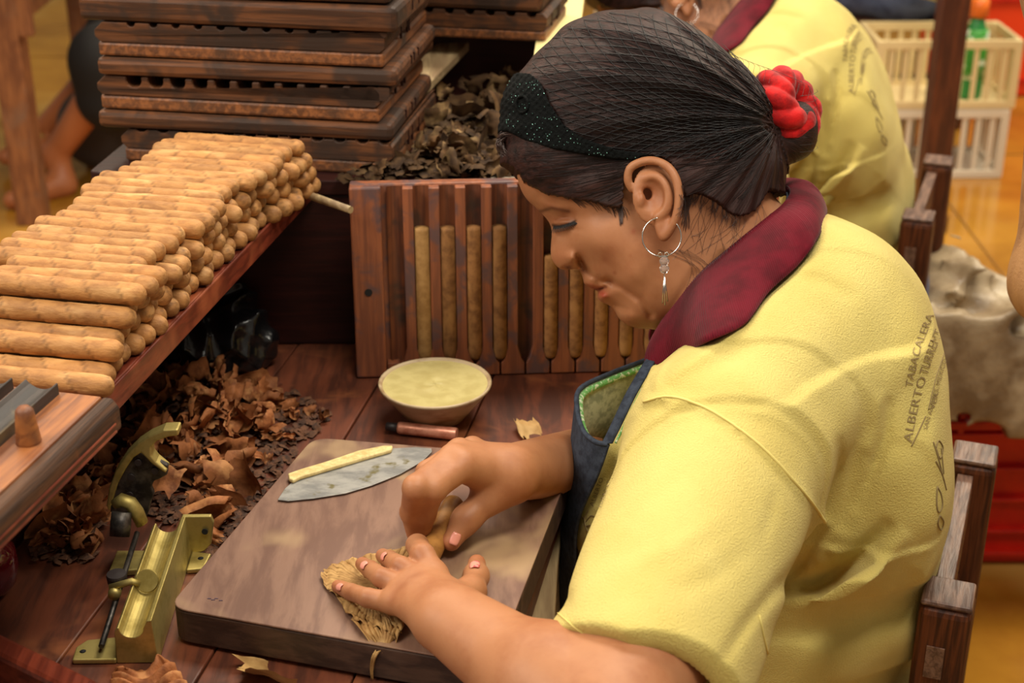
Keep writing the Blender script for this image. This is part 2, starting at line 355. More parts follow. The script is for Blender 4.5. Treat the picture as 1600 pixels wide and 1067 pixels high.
spec = [ # height, extra right, extra front, slots?, width, label
    (.0385, 0, 0, (12, .0255, -.132, .0075, .003), W0 - .012, 'bottom dark cigar mould of the tall stack, hidden on its left by cigars'),
    (.0215, .000, -.002, None, W0 + .012, 'thin worn lid plank lying second from the bottom of the tall mould stack'),
    (.039, -.010, 0, (12, .0255, -.118, .0085, .0125), W0 - .002, 'cigar mould with deep U notches in the middle of the tall stack'),
    (.0215, .006, -.002, None, W0 + .012, 'thin dark lid plank directly above the mould with deep notches'),
    (.0385, -.004, 0, (12, .0255, -.120, .0045, .0045), W0, 'thick mould with small slit notches, second from the top of the tall stack'),
    (.030, .012, -.004, None, W0 + .03, 'topmost thick plank of the tall mould stack, cut by the frame top'),
]
z = .9502
for i, (h, dx, dy, sl, ww, lb) in enumerate(spec):
    c = cFR + ux * (-ww / 2 + .0 + dx + .003) + uy * (D0 / 2 + dy); c.z = z
    if i == 0: c += ux * .002
    mould('cigar_mould', c, rz0 + math.radians((-.6, .5, -.4, .8, 0, -.5)[i]), ww, D0, h - .0006, sl, lb, .42); z += h
mould('cigar_mould', Vector((c.x + .002, c.y, z)), rz0, W0 + .01, D0, .03, None, 'lid plank on top of the tall stack, above the frame top')
# second stack on the rear bench
c2 = G(800, 62, 1.035)
for i in range(3):
    mould('cigar_mould', Vector((c2.x - .012 * i * .5 - .035, c2.y + .075, 1.0355 + i * .036)), math.radians(-12), .19, .15, .035, (7, .026, -.08, .006, .006) if i != 1 else None,
          ('lowest mould of the small stack behind the tall stack', 'middle plank of the small mould stack behind', 'top mould of the small stack behind, mostly above the frame')[i], .4)['group'] = 'cigar moulds on the rear bench'
# card sheet and light plank behind
p = G(880, 75, 1.0352)
m = MB(); m.prism([G(830, 118, 1.0352), G(905, 60, 1.0352), G(915, -20, 1.0352), G(850, -20, 1.0352)], (0, 0, .0012)); tag(m.build('card_sheet', M_card), 'pale cream card sheet lying at the right end of the rear bench', 'card')
a, b = G(652, 128, .9515), G(722, 62, .9515)
# light wooden plank leaning behind the tall stack
pl = empty('light_plank', a, 0, 'pale narrow wooden plank sticking out behind the right side of the tall mould stack', 'plank')
a1 = G(640, 150, .985); b1 = PY(722, 66, 1.98)
d = (b1 - a1).normalized(); s_ = d.cross(EZ).normalized()
m = MB(); aa = a1 - d * .05; m.prism([aa - s_ * .02, aa + s_ * .02, b1 + s_ * .02, b1 - s_ * .02], (0, 0, .012)); m.build('board', M_pale, pl, world=True, bevel=.002)

# ---------------------------------------------------------------- upright mould with cigars, leaning on the end panel
lean = math.radians(-3.5); bz = math.radians(3.4)
base = G(558, 588, .7505)
um = empty('upright_cigar_mould', base, 0, 'reddish wooden cigar mould standing upright against the bench panel, grooves facing the worker', 'mould', rot=(lean, 0, bz))
MW, MH, MT = .46, .2165, .022
PIT = .0276; SW = .0088; X0 = .0475; NS = 15
bd = MB().box((MW / 2, .014, MH / 2), (MW, .016, MH)).build('back_board', M_moldz, um, bevel=.002)
m = MB(); m.box((.0165, 0, MH / 2), (.033, .0128, MH - .001)).build('end_block', M_moldz, um, bevel=.002)
# peg hole as a recessed dark ring
MB().lathe([(.0001, 0), (.0042, 0), (.0042, .0006)], (.0165, -.0067, .100), 16, Matrix.Rotation(math.radians(90), 3, 'X')).build('peg_hole', M_black, um)
for i in range(NS):
    cx = X0 + i * PIT
    gl = MB(); n = 8                                     # groove floor, a shallow half pipe
    gl.grid(lambda a, b: Vector((cx - SW * 1.0 + 2 * SW * a, .0055 - .0045 * abs(2 * a - 1) ** 2, .016 + (MH - .018) * b)), 8, 2)
    gl.build('groove', M_groove, um)
    rx = cx + PIT / 2; rw = (PIT - 2 * SW) / 2 + .0006
    if i < NS - 1:
        # rib with a spread foot like the carved wood in the photograph
        pts = [Vector((rx - rw, -.0064, MH - .002)), Vector((rx - rw, -.0064, .032)), Vector((rx - rw - .004, -.0064, .018)), Vector((rx - PIT / 2 + .001, -.0064, .0135)), Vector((rx - PIT / 2 + .001, -.0064, .0005)),
               Vector((rx + PIT / 2 - .001, -.0064, .0005)), Vector((rx + PIT / 2 - .001, -.0064, .0135)), Vector((rx + rw + .004, -.0064, .018)), Vector((rx + rw, -.0064, .032)), Vector((rx + rw, -.0064, MH - .002))]
        MB().prism(pts, (0, .0125, 0)).build('rib', M_moldz, um, bevel=.0011, seg=2)
MB().box((X0 - SW / 2 - .0025 , 0, .009), (.013, .0125, .0165)).build('foot_block', M_moldz, um, bevel=.001)
UMM = parent_mat(um)

# ---------------------------------------------------------------- cigars
def cigar_mesh(seed, L=.142, R=.0092, seg=26, n=26):
    r = random.Random(seed); ph = r.random() * 6.28; pitch = r.uniform(.028, .036) * r.choice((1, 1, -1)); vs = []
    bend = r.uniform(-.0008, .0008)
    prof = []
    for i in range(n + 1):
        x = i / n; 
        if x < .10: k = math.sqrt(max(0, 1 - ((.10 - x) / .10) ** 2)) * .98
        elif x > .955: k = .62 + .38 * math.sqrt(max(0, 1 - ((x - .955) / .045) ** 2))
        else: k = 1
        prof.append((x, k * (1 + .018 * math.sin(x * 9 + ph) + .012 * math.sin(x * 23 + ph * 2))))
    xs = sorted(set([0, .006, .015, .03, .05, .075, .1] + [.1 + .855 * i / 44 for i in range(45)] + [.965, .98, .992, 1.0]))
    m = MB(); vv = []; tints_ = []
    for x in xs:
        if x < .072: k = (max(0, 1 - ((.072 - x) / .072) ** 2.3)) ** .5
        elif x > .955: k = .55 + .45 * math.sqrt(max(0, 1 - ((x - .955) / .045) ** 2))
        else: k = 1
        k *= 1 + .02 * math.sin(x * 9 + ph) + .012 * math.sin(x * 23 + ph * 2)
        for j in range(seg):
            a = 2 * math.pi * j / seg
            st = ((a / (2 * math.pi) + x * L / pitch) % 1.0)
            rr = R * k * (1 + .065 * (st - .5))
            tints_.append(.66 if st < .075 else (1.06 if st > .9 else 1.0) * (1 + .10 * math.sin(math.floor(a / 6.2832 + x * L / pitch) * 2.7 + ph)) * (.80 if x < .012 else 1))
            vv.append((L / 2 - x * L, rr * math.cos(a), rr * math.sin(a) + bend * math.sin(x * 3.14)))
    N = len(xs); fs = [(i * seg + j, i * seg + (j + 1) % seg, (i + 1) * seg + (j + 1) % seg, (i + 1) * seg + j) for i in range(N - 1) for j in range(seg)]
    m.add(vv, fs, True)
    m.f.append(tuple((N - 1) * seg + j for j in range(seg))); m.sm.append(False)
    me = m.mesh('cigar'); at = me.color_attributes.new('tint', 'FLOAT_COLOR', 'POINT')
    for i_, t_ in enumerate(tints_): at.data[i_].color = (t_, t_ * .98, t_ * .95, 1)
    return me
CM = [cigar_mesh(i) for i in range(7)]
for c in CM: c.materials.append(M_cigar)
ORD = ['nearest', 'second', 'third', 'fourth', 'fifth', 'sixth', 'seventh', 'eighth', 'ninth', 'tenth', 'eleventh', 'twelfth', 'thirteenth', 'fourteenth', 'fifteenth', 'sixteenth',
       'seventeenth', 'eighteenth', 'nineteenth', 'twentieth', 'twenty-first', 'twenty-second', 'twenty-third', 'twenty-fourth', 'twenty-fifth', 'twenty-sixth', 'twenty-seventh', 'twenty-eighth']
def place_cigar(p_end, ang, mesh, label, group, roll, tilt=0):
    o = bpy.data.objects.new('cigar', mesh); COL.objects.link(o)
    d = Vector((math.cos(ang), math.sin(ang), 0))
    o.location = p_end - d * .071; o.rotation_euler = (roll, tilt, ang + (math.pi if 0 else 0))
    return tag(o, label, 'cigar', group)
pa = G(172, 590, .95); pb = G(462, 340, .95)          # the shelf's lip seen in the photograph
y0 = -.055 ; D = .0187; LH = .0163
rr = random.Random(5)
offs = {}
def end_at(y, jit):       # right end of a cigar at distance y along the shelf
    return bench_pt(SH0 + .004 - .028 * max(0, min(1, (y - .28) / .15)) + jit, y, 0)
groups = [0, .004, -.004, .003, .000, .006, -.002, .004, -.006, .0]
NL = 4
grpj = [(-.012, 3), (.012, 2), (.008, 3), (-.006, 4), (.004, 3), (-.004, 4), (.006, 4), (-.010, 3), (.0, 2), (.012, 3)]
jl = []
for g_, n_ in grpj: jl += [g_] * n_
for lay in range(NL):
    n = 25 - lay
    for i in range(n):
        yy = -.020 + (i + lay * .5) * D + rr.uniform(-.0012, .0012)
        top = lay == NL - 1
        j = (jl[min(i, len(jl) - 1)] + rr.uniform(-.003, .003)) if top else rr.uniform(-.008, .005) + (.004 if lay % 2 else 0)
        e = end_at(yy, j); e.z = .9527 - .003 + .0095 + lay * LH + rr.uniform(-.0005, .0005)
        if top: lab = f'rolled cigar in the top layer of the pile, {ORD[min(i, 27)]} from the camera'
        elif lay == NL - 2 and i == 0: lab = 'cigar at the near edge of the pile, one layer below the top'
        else: lab = 'tan rolled cigar inside the pile with only its rounded right end showing'
        place_cigar(e, RB + rr.uniform(-.012, .012), CM[rr.randrange(7)], lab, 'cigars piled on the side shelf' if not top else None, rr.uniform(0, 6.28))
for k, (y, lay, lab) in enumerate([(-.041, 0, 'cigar lying at the foot of the pile, right behind the near mould'), (-.031, 1, 'cigar on the near slope of the pile above the mould corner'), (-.062, 0, 'cigar lying lowest beside the near mould, its end past the corner')]):
    e = end_at(y, -.002 - .004 * k); e.z = .9595 + lay * LH; place_cigar(e, RB, CM[k], lab, None, k)
for i in range(0):                                  # two loose ones on top at the far end
    e = end_at(.350 + i * D * 3.1, -.010 + .003 * i); e.z = .9585 + NL * LH; place_cigar(e, RB + rr.uniform(-.02, .02), CM[i], ('loose cigar lying across the top of the far end of the pile, nearer one', 'loose cigar on top of the very far end of the pile')[i], None, i * 1.3)
# rough cigars standing in the upright mould
bunch = MB(); bp_ = [(.0001, 0), (.0045, .0015), (.0075, .0055), (.0083, .012), (.0084, .08), (.0082, .150), (.0078, .1535), (.0001, .1545)]
bunch.lathe(bp_, (0, 0, 0), 14)
BM = bunch.mesh('bunch'); BM.materials.append(M_cigar2)
BMl = BM.copy(); BMl.materials.clear(); BMl.materials.append(mat('pale_bunch_leaf', S(176, 136, 84), .7, col2=S(150, 112, 66), scale=(80, 80, 80), bump=.4, bdist=.0008, spec=.2))
BD = ['first', 'second', 'third', 'fourth']; k2 = 0
seen = {1: 'pale cigar bunch in the upright mould, leftmost and lightest of the row', 2: 'brown cigar bunch second from the left in the upright mould', 3: 'cigar bunch third from the left in the upright mould', 4: 'cigar bunch fourth from the left in the upright mould',
        6: 'short cigar bunch beside the empty groove, in front of the nose', 7: 'cigar bunch in the upright mould just below the lips', 8: 'cigar bunch in the upright mould below the chin, left one', 9: 'cigar bunch in the upright mould below the chin, right one'}
for i in range(1, NS):
    if i == 5: continue
    o = bpy.data.objects.new('cigar_bunch', BMl if i == 1 else BM); COL.objects.link(o)
    loc = UMM @ Vector((X0 + i * PIT, -.0012, .0165)); o.location = loc; o.rotation_euler = (lean, 0, bz)
    if i >= 6: o.scale = (1, 1, (.78, .88, .95)[i % 3])
    tag(o, seen.get(i, 'cigar bunch in the upright mould hidden behind the worker'), 'cigar', 'cigar bunches standing in the upright mould')
# ================================================================ near mould with peg (bottom left corner of the shelf)
ZT = .9790
q = G(186, 622, ZT)
nm = empty('near_cigar_mould', (q.x, q.y, .9505), math.radians(-13.5), 'golden brown mould half with wooden peg and dark ribs, in the left foreground', 'mould')
w_, d_ = .24, .30; H_ = ZT - .9505
MB().box((-.028 - (w_ - .03) / 2 + .014, -d_ / 2, H_ - .009), (w_ - .03, d_, .018)).build('top_board', M_golden, nm, bevel=.0015)
m = MB(); m.prism([Vector((0, 0, .004)), Vector((0, 0, H_ - .007)), Vector((-.005, 0, H_)), Vector((-.0128, 0, H_)), Vector((-.0128, 0, .0))], (0, -d_, 0)); m.build('side_rail', M_dkmold, nm, bevel=.002)
MB().box((-.0145 - (w_ - .03) / 2, -d_ / 2, (H_ - .019) / 2), (w_ - .03, d_ - .004, H_ - .0192)).build('base_plank', M_dkmold, nm, bevel=.002)
m = MB()
for z in (.006, .012): MB().box((.0004, -d_ / 2, z), (.0012, d_ - .02, .0016)).build('edge_line', M_edge, nm)
for k in range(4):
    cx = -.060 - k * .0375; n = 10; m = MB()
    top = []
    for i in range(n + 1):
        a = -1 + 2 * i / n; top.append(Vector((cx + a * .0125, -.004, H_ + .0085 - .0058 * (1 - a * a) + (.0008 if i in (0, n) else 0))))
    pts = [Vector((cx - .0135, -.004, H_ - .002))] + [Vector((cx - .0135, -.004, H_ + .009))] + top + [Vector((cx + .0135, -.004, H_ + .009)), Vector((cx + .0135, -.004, H_ - .002))]
    m.prism(pts, (0, -d_ + .008, 0)); m.build('rib', M_rib, nm, bevel=.0004, seg=1)
pg = G(45, 690, ZT); lp = parent_mat(nm).inverted() @ pg
MB().lathe([(.0092, -.002), (.0088, .002), (.0070, .020), (.0062, .025), (.0040, .0275), (.0001, .0282)], (lp.x, lp.y, H_), 20).build('peg', M_golden, nm)
# ================================================================ cutting board
ZB = .785
c = [G(262, 948, ZB), G(490, 683, ZB), G(897, 716, ZB), G(772, 1040, ZB)]
cd = empty('cutting_board', (c[0].x, c[0].y, .7505), 0, 'thick worn brown wooden cutting board with rounded corners on the bench', 'board')
def roundpoly(c, r, n=6):
    out = []; N = len(c)
    for i in range(N):
        a, b, d = c[i - 1], c[i], c[(i + 1) % N]; u1 = (a - b).normalized(); u2 = (d - b).normalized()
        p1, p2 = b + u1 * r, b + u2 * r
        for k in range(n + 1):
            t = k / n; out.append(p1 * (1 - t) ** 2 + b * 2 * t * (1 - t) + p2 * t * t)
    return out
rp = [Vector((p.x, p.y, .7515)) for p in roundpoly(c, .018)]
o = MB().prism([p + Vector((0, 0, .0015)) for p in rp], (0, 0, ZB - .7515 - .0035)).build('board_body', M_boardside, cd, world=True, bevel=.0015)
o = MB().prism([Vector((p.x, p.y, ZB - .0018)) for p in rp], (0, 0, .0018)).build('board_face', M_board, cd, world=True, bevel=.0008)
m = MB()
for i, (u, v) in enumerate(((327, 935), (333, 937), (338, 935), (345, 938))): p = G(u, v, ZB + .0003); m.box(p, (.003, .0006, .0004), None)
m.build('pen_mark', M_inkblue, cd, world=True)
# ================================================================ half-moon knife
z = ZB + .0012
arc = [(434, 782), (445, 765), (462, 750), (500, 738), (560, 716), (612, 702), (650, 700), (674, 702), (675, 707), (660, 722), (625, 742), (580, 760), (540, 772), (490, 780), (450, 784)]
kn = empty('leaf_knife', G(550, 745, z), 0, 'grey half-moon leaf knife lying on the upper left of the cutting board', 'knife')
MB().prism([G(u, v, z) for u, v in arc], (0, 0, .0012)).build('blade', M_blade, kn, world=True, bevel=.0004)
sp = [(452, 753), (450, 745), (470, 738), (510, 726), (560, 709), (600, 701), (614, 701), (612, 708), (570, 720), (520, 735), (470, 750), (458, 756)]
MB().prism([G(u, v, z + .0013) for u, v in sp], (0, 0, .004)).build('cream_spine_strip', M_cream, kn, world=True, bevel=.0014, seg=3)
# ================================================================ bowl and copper tube
bc = G(681, 652, .7508)
bw = empty('paste_bowl', bc, 0, 'small cream bowl filled to the rim with yellowish paste beside the upright mould', 'bowl')
R = .0585
MB().lathe([(.0001, .0), (.024, 0), (.029, .001), (.033, .006), (.042, .018), (.050, .028), (.0565, .037), (R, .0395), (R, .0415), (.0568, .0420), (.0545, .040), (.050, .034), (.0001, .034)], seg=48).build('bowl_wall', M_bowl, bw)
m = MB(); m.grid(lambda a, b: Vector((a * .0560 * math.cos(b * 6.2832), a * .0560 * math.sin(b * 6.2832), .0388 + .0009 * math.sin(a * 9 + b * 18.85) * (1 - a) + .0010 * a ** 6)), 14, 40); m.build('paste', M_paste, bw)
a, b = PY(612, 662, bc.y - .045), PY(714, 676, bc.y - .05)
a = G(622, 668, .7575); b = G(714, 678, .7572); d = (b - a).normalized(); 
tb = empty('copper_tube', a, 0, 'short copper coloured tube with a dark tip lying in front of the paste bowl', 'tube')
MB().tube([a, a + d * .002, b - d * .001, b], [.0056, .0064, .0064, .0058], 16).build('tube_body', M_copper, tb, world=True)
a2 = a - d * .013; MB().tube([a2, a2 + d * .001, a - d * .0003], [.0030, .0046, .0048], 14).build('dark_tip', M_rubber, tb, world=True)
# ================================================================ brass cigar cutter
o0 = G(185, 1036, .7508); ax = (G(300, 868, .7508) - G(248, 1036, .7508)); Lc = ax.length; ax.normalize(); sx = ax.cross(EZ).normalized()
ct = empty('cigar_cutter', o0, 0, 'brass tabletop cigar cutter with curved lever and trough, left of the cutting board', 'cutter')
def cp(x, y, z): p = o0 + sx * x + ax * y; return Vector((p.x, p.y, .7508 + z))
# cross-section of the trough bed: x right, z up
wR = .0315
def bed(y, n=12):
    pts = [cp(-.001, y, 0), cp(.0, y, .030)]
    pts += [cp(.003 + .0, y, .034)]
    for i in range(n + 1):
        a = math.pi * i / n; pts.append(cp(.0135 - .0095 * math.cos(a), y, .033 - .0085 * math.sin(a)))
    pts += [cp(.0265, y, .040), cp(.0300, y, .0405), cp(.0320, y, .0), ]
    return pts
MB().prism(bed(0), ax * Lc).build('trough_bed', M_brass, ct, world=True, bevel=.0006)
foot = lambda pts, z0, z1, nm='foot': MB().prism([cp(x, y, z0) for x, y in pts], (0, 0, z1 - z0)).build(nm, M_brass, ct, world=True, bevel=.0012)
foot([(-.036, -.001), (-.0012, -.001), (-.0012, .030), (-.030, .026), (-.037, .016)], 0, .0045)
foot([(.0325, Lc - .03), (.047, Lc - .028), (.050, Lc - .004), (.0325, Lc)], 0, .0045)
foot([(-.034, Lc - .034), (-.0012, Lc - .030), (-.0012, Lc), (-.034, Lc)], 0, .006)
# back plates rising at the far end
MB().prism([cp(x, Lc - .001, z) for x, z in ((.0265, .0), (.0265, .0405), (.052, .0405), (.054, .034), (.050, .012), (.044, .005), (.0345, 0))], ax * .005).build('end_plate', M_brass, ct, world=True, bevel=.001)
MB().lathe([(.0001, 0), (.0028, 0), (.0028, .0012)], cp(.046, Lc - .0020, .026), 12, Matrix.Rotation(math.radians(90), 3, 'X')).build('plate_hole', M_black, ct, world=True)  # flat black disc paints the dark of the hole in the plate
for x, y in ((-.030, .010), (.042, Lc - .012)): MB().lathe([(.0026, 0), (.0001, .0002)], cp(x, y, .0046), 12).build('screw_hole', M_black, ct, world=True)
yb = o0.y + ax.y * Lc + .004
pl_ = lambda L_, dy=0: [PY(u, v, yb + dy) for u, v in L_]
MB().prism(pl_([(206, 716), (218, 706), (262, 728), (261, 742), (250, 748), (240, 752), (236, 762), (240, 772), (236, 785), (232, 800), (226, 815), (190, 806), (172, 800), (176, 770), (188, 742)]), (0, .006, 0)).build('blade_plate', M_steel, ct, world=True, bevel=.001)
lev = [(278, 671), (279, 681), (262, 683), (244, 690), (236, 700), (236, 712), (244, 722), (261, 736), (258, 740), (236, 724), (220, 708), (208, 716), (196, 734), (184, 756), (176, 782), (170, 800), (166, 790), (170, 764), (180, 736), (196, 712), (214, 694), (232, 682), (255, 672)]
MB().prism(pl_(lev, -.004), (0, .015, 0)).build('curved_lever', M_brass, ct, world=True, bevel=.0022, seg=3)
for u, v in ((216, 722), (242, 735), (205, 745), (203, 773)): p = PY(u, v, yb - .0006); MB().lathe([(.0001, 0), (.0032, 0), (.0032, .0014)], p, 12, Matrix.Rotation(math.radians(90), 3, 'X')).build('screw', M_rubber, ct, world=True)
MB().tube([PY(178, 788, yb - .022), PY(190, 781, yb - .022), PY(204, 786, yb - .022), PY(214, 800, yb - .022), PY(222, 818, yb - .022)], [.0045, .0062, .0066, .0066, .006], 10, flat=.8).build('collar_arm', M_brass, ct, world=True)
cA, cB = PY(190, 800, yb - .030), PY(187, 838, yb - .040)
MB().tube([cA, cA * .5 + cB * .5, cB, cB * .8 + cA * .2], [.0085, .0088, .0085, .0060], 18).build('spring_barrel', M_steel, ct, world=True)
MB().tube([cp(-.0135, .006, .012), cp(-.0115, Lc - .01, .030)], .0024, 10).build('guide_rod', M_steel, ct, world=True)
kp = PY(186, 893, 1.10); kp = cp(-.013, .072, .026)
MB().lathe([(.0001, -.0075), (.0080, -.0070), (.0085, -.001), (.0080, .001), (.0001, .0016)], kp + Vector((0, 0, .010)), 20, smooth=False).build('stop_knob', M_rubber, ct, world=True)
MB().lathe([(.0001, -.002), (.0050, -.002), (.0056, .002), (.0048, .006), (.0001, .006)], kp + ax * -.010, 12, Matrix.Rotation(math.radians(90), 3, 'X')).build('nut', M_brass, ct, world=True)
arm = [cp(-.017, .062, .030), cp(.002, .062, .036), cp(.008, .062, .033)] 
MB().tube(arm, [.0030, .0030, .0026], 10, flat=.8).build('stop_arm', M_brass, ct, world=True)
MB().lathe([(.0001, 0), (.0092, 0), (.0098, .0012), (.0092, .0026), (.0001, .0026)], cp(.0135, .066, .0335), 22, Matrix.Rotation(math.radians(55), 3, 'X'), smooth=False).build('stop_disc', M_brass, ct, world=True)
# ================================================================ maroon jar, near wooden rail, plastic bag
jp = G(0, 935, .7508)
jr = empty('maroon_jar', (jp.x - .012, jp.y + .01, .7508), 0, 'shiny maroon round jar at the left edge under the near mould', 'jar')
MB().lathe([(.0001, 0), (.016, 0), (.024, .010), (.0275, .025), (.026, .040), (.018, .052), (.012, .056)], seg=32).build('jar_body', M_maroon, jr)
MB().lathe([(.0125, .0565), (.0135, .060), (.010, .066), (.0001, .068)], seg=24).build('jar_lid', M_maroon, jr)
a, b = G(-40, 968, .815), G(172, 1072, .815)
d = (b - a).normalized(); n_ = EZ.cross(d).normalized() 
rl = empty('near_rail', a, 0, 'dark red wooden board on edge across the bottom left corner', 'board')
m = MB(); m.prism([a, a - d * 0 + n_ * -.02, a + n_ * -.02 - EZ * .064, a - EZ * .064], d * ((b - a).length + .05)); m.build('rail_board', M_edge, rl, world=True, bevel=.004)
# ================================================================ leaf scraps
def scrap_mesh(seed, cup):
    r = random.Random(seed); m = MB(); nu, nv = (10, 6)
    ph = [r.random() * 6.28 for _ in range(6)]; wdt = r.uniform(.010, .016); 
    ir = [1 + r.uniform(-.35, .2) for _ in range(nu + 1)]; ir2 = [r.uniform(-.3, .3) for _ in range(nu + 1)]
    turn = r.uniform(3.0, 6.0) if cup else r.uniform(.6, 2.4)
    def f(a, b):
        i = int(round(a * nu)); s = (a - .5) * turn; rad = wdt * (.72 if cup else 1.3)
        l = (b - .5) * wdt * 2.0 * ir[i] + ir2[i] * wdt * .4
        rr_ = rad * (1 + .22 * math.sin(3 * s + ph[0])) * (1 - (.55 * b ** 3 if cup else .15 * math.sin(3 * b + ph[1])))
        return Vector((rr_ * math.sin(s), l, rr_ * (1 - math.cos(s)) * (1 if cup else .8) + .002 * math.sin(9 * b + ph[2]) + .0015 * math.sin(14 * a + ph[3])))
    m.grid(f, nu, nv)
    c_ = sum((Vector(v) for v in m.v), Vector()) / len(m.v); m.v = [tuple(Vector(v) - c_) for v in m.v]
    me = m.mesh('leaf_scrap'); return me
SMs = [scrap_mesh(i, i % 3 != 0) for i in range(12)]
for s in SMs: s.materials.append(M_scrap)
SMd = [s.copy() for s in SMs]
for s in SMd: s.materials.clear(); s.materials.append(M_scrapd)
def in_poly(u, v, pts):
    ins = False; j = len(pts) - 1
    for i in range(len(pts)):
        if (pts[i][1] > v) != (pts[j][1] > v) and u < (pts[j][0] - pts[i][0]) * (v - pts[i][1]) / (pts[j][1] - pts[i][1]) + pts[i][0]: ins = not ins
        j = i
    return ins
def scraps(poly, n, z0, hfn, meshes, label, group, seed, smin=.7, smax=1.15):
    r = random.Random(seed); us = [p[0] for p in poly]; vs_ = [p[1] for p in poly]; k = 0; tries = 0
    while k < n and tries < 5000:
        tries += 1; u, v = r.uniform(min(us), max(us)), r.uniform(min(vs_), max(vs_))
        if not in_poly(u, v, poly): continue
        p = G(u, v, z0); h = hfn(u, v) * r.random() + .006
        o = bpy.data.objects.new('leaf_scrap', meshes[r.randrange(len(meshes))]); COL.objects.link(o)
        s = r.uniform(smin, smax); o.location = (p.x, p.y, z0 + h * 1.0 + .002 * s); o.scale = (s, s, s)
        o.rotation_euler = (r.uniform(-.9, .9), r.uniform(-.9, .9), r.uniform(0, 6.28)) if r.random() < .8 else (r.uniform(-3, 3), r.uniform(-3, 3), r.uniform(0, 6.28))
        tag(o, label, 'leaf', group); k += 1
heap = [(175, 690), (205, 625), (250, 600), (330, 600), (385, 605), (425, 640), (420, 690), (395, 735), (370, 780), (330, 830), (305, 840), (290, 790), (250, 760), (180, 770), (150, 830), (140, 870), (60, 860), (90, 790)]
scraps(heap, 150, .7508, lambda u, v: .034 * math.exp(-((u - 275) / 95) ** 2 - ((v - 665) / 70) ** 2) + .006, SMs, 'curled brown tobacco leaf clipping in the heap between cutter and shelf', 'leaf clippings heaped on the bench', 3, .75, 1.35)
scraps([(380, 720), (420, 650), (470, 640), (500, 655), (470, 690), (430, 730)], 9, .7508, lambda u, v: .001, SMs, 'leaf clipping scattered singly between the heap and the cutting board', 'loose clippings by the board', 11, .4, .7)
for (u, v), s, lb in [((452, 632), .62, 'small round leaf clipping nearest the upright mould, left of a pointed one'), ((485, 640), .62, 'leaf clipping at the right tip of the scattered clippings'), ((505, 650), .6, 'thin pointed leaf clipping farthest right of the heap'), ((356, 780), .8, 'crumpled clipping next to the board edge, upper one'), ((330, 835), 1.0, 'crumpled clipping touching the rear foot of the cutter'),
                      ((252, 770), .95, 'torn leaf clipping caught at the cutter blade')]:
    o = bpy.data.objects.new('leaf_scrap', SMs[(u * 7) % 12]); COL.objects.link(o); o.location = G(u, v, .763 if s > .9 else .757) + Vector((0, 0, .012 if u == 252 else 0)); o.scale = (s, s, s); o.rotation_euler = (u, v, u * v); tag(o, lb, 'leaf')
def litter(name, poly, n, z0, zfn, mt, label, seed, smin=.002, smax=.007, kind='stuff'):
    r = random.Random(seed); us = [p[0] for p in poly]; vs_ = [p[1] for p in poly]; m = MB(); k = 0
    while k < n:
        u, v = r.uniform(min(us), max(us)), r.uniform(min(vs_), max(vs_))
        if not in_poly(u, v, poly): continue
        p = G(u, v, z0); p.z = z0 + .0008 + zfn(u, v) * r.random(); s = r.uniform(smin, smax); M = Matrix.Rotation(r.uniform(0, 6.28), 3, 'Z') @ Matrix.Rotation(r.uniform(-.7, .7), 3, 'X')
        q = [M @ Vector((s * a * r.uniform(.6, 1.3), s * b * r.uniform(.5, 1.2), s * .25 * c_)) + p for a, b, c_ in ((-1, -.6, 0), (0, -.9, .6), (1, -.4, 0), (.9, .7, .5), (0, .8, -.2), (-.9, .5, .4))]
        m.add([*q, sum(q, Vector()) / 6 + Vector((0, 0, s * .35))], [(i, (i + 1) % 6, 6) for i in range(6)], True); k += 1
    o = m.build(name, mt); o['kind'] = kind; tag(o, label, 'leaf crumbs'); return o
litter('leaf_crumbs', [(130, 720), (200, 610), (300, 585), (440, 600), (520, 650), (480, 690), (400, 790), (330, 870), (310, 840), (180, 780), (150, 880), (40, 880)], 1500, .7506, lambda u, v: .026 * math.exp(-((u - 265) / 90) ** 2 - ((v - 665) / 70) ** 2) + .002, M_litter, 'fine dark leaf crumbs under the heap of clippings', 21)
for (u, v), s, zz, rot in [((826, 670), 1.3, .7545, (.3, .2, .4)), ((418, 1050), 1.25, .757, (.5, .4, 1.9)), ((640, 640), .01, .9, (0, 0, 0))][:2]:
    o = bpy.data.objects.new('leaf_piece', SMs[(0, 3)[u > 500]].copy()); COL.objects.link(o); o.data.materials.clear(); o.data.materials.append(M_wrapleaf); o.location = G(u, v, zz); o.scale = (s, s * 1.2, s * .5); o.rotation_euler = rot
    tag(o, 'pale torn leaf piece lying on the bench right of the paste bowl' if u > 500 else 'pale leaf piece on the bench below the front edge of the cutting board', 'leaf')
def rag(poly, z0, amp, seed, nu=24, nv=10, droop=None):
    r = random.Random(seed); ph = [r.random() * 6 for _ in range(8)]
    a_, b_, c_, d_ = [Vector((p[0], p[1], 0)) for p in poly]
    def f(a, b):
        e = .06 * math.sin(a * 17 + ph[0]) + .04 * math.sin(a * 41 + ph[1]); b2 = b + (e if b > .9 else (-e if b < .1 else 0))
        uv = (a_ * (1 - a) + b_ * a) * (1 - b2) + (d_ * (1 - a) + c_ * a) * b2
        p = G(uv.x, uv.y, z0); p.z += amp * (.5 + .5 * math.sin(b * 22 + 3 * math.sin(a * 5 + ph[2]) + ph[3])) * (.6 + .4 * math.sin(a * 9 + ph[4])); 
        return p
    m = MB(); m.grid(f, nu * 2, nv * 3); return m
o = rag([(178, 1058), (268, 1036), (300, 1085), (170, 1090)], .7512, .010, 4).build('brown_leaf', M_scrap, solid=.0006); tag(o, 'crumpled brown tobacco leaf in front of the cutter at the bottom edge', 'leaf')
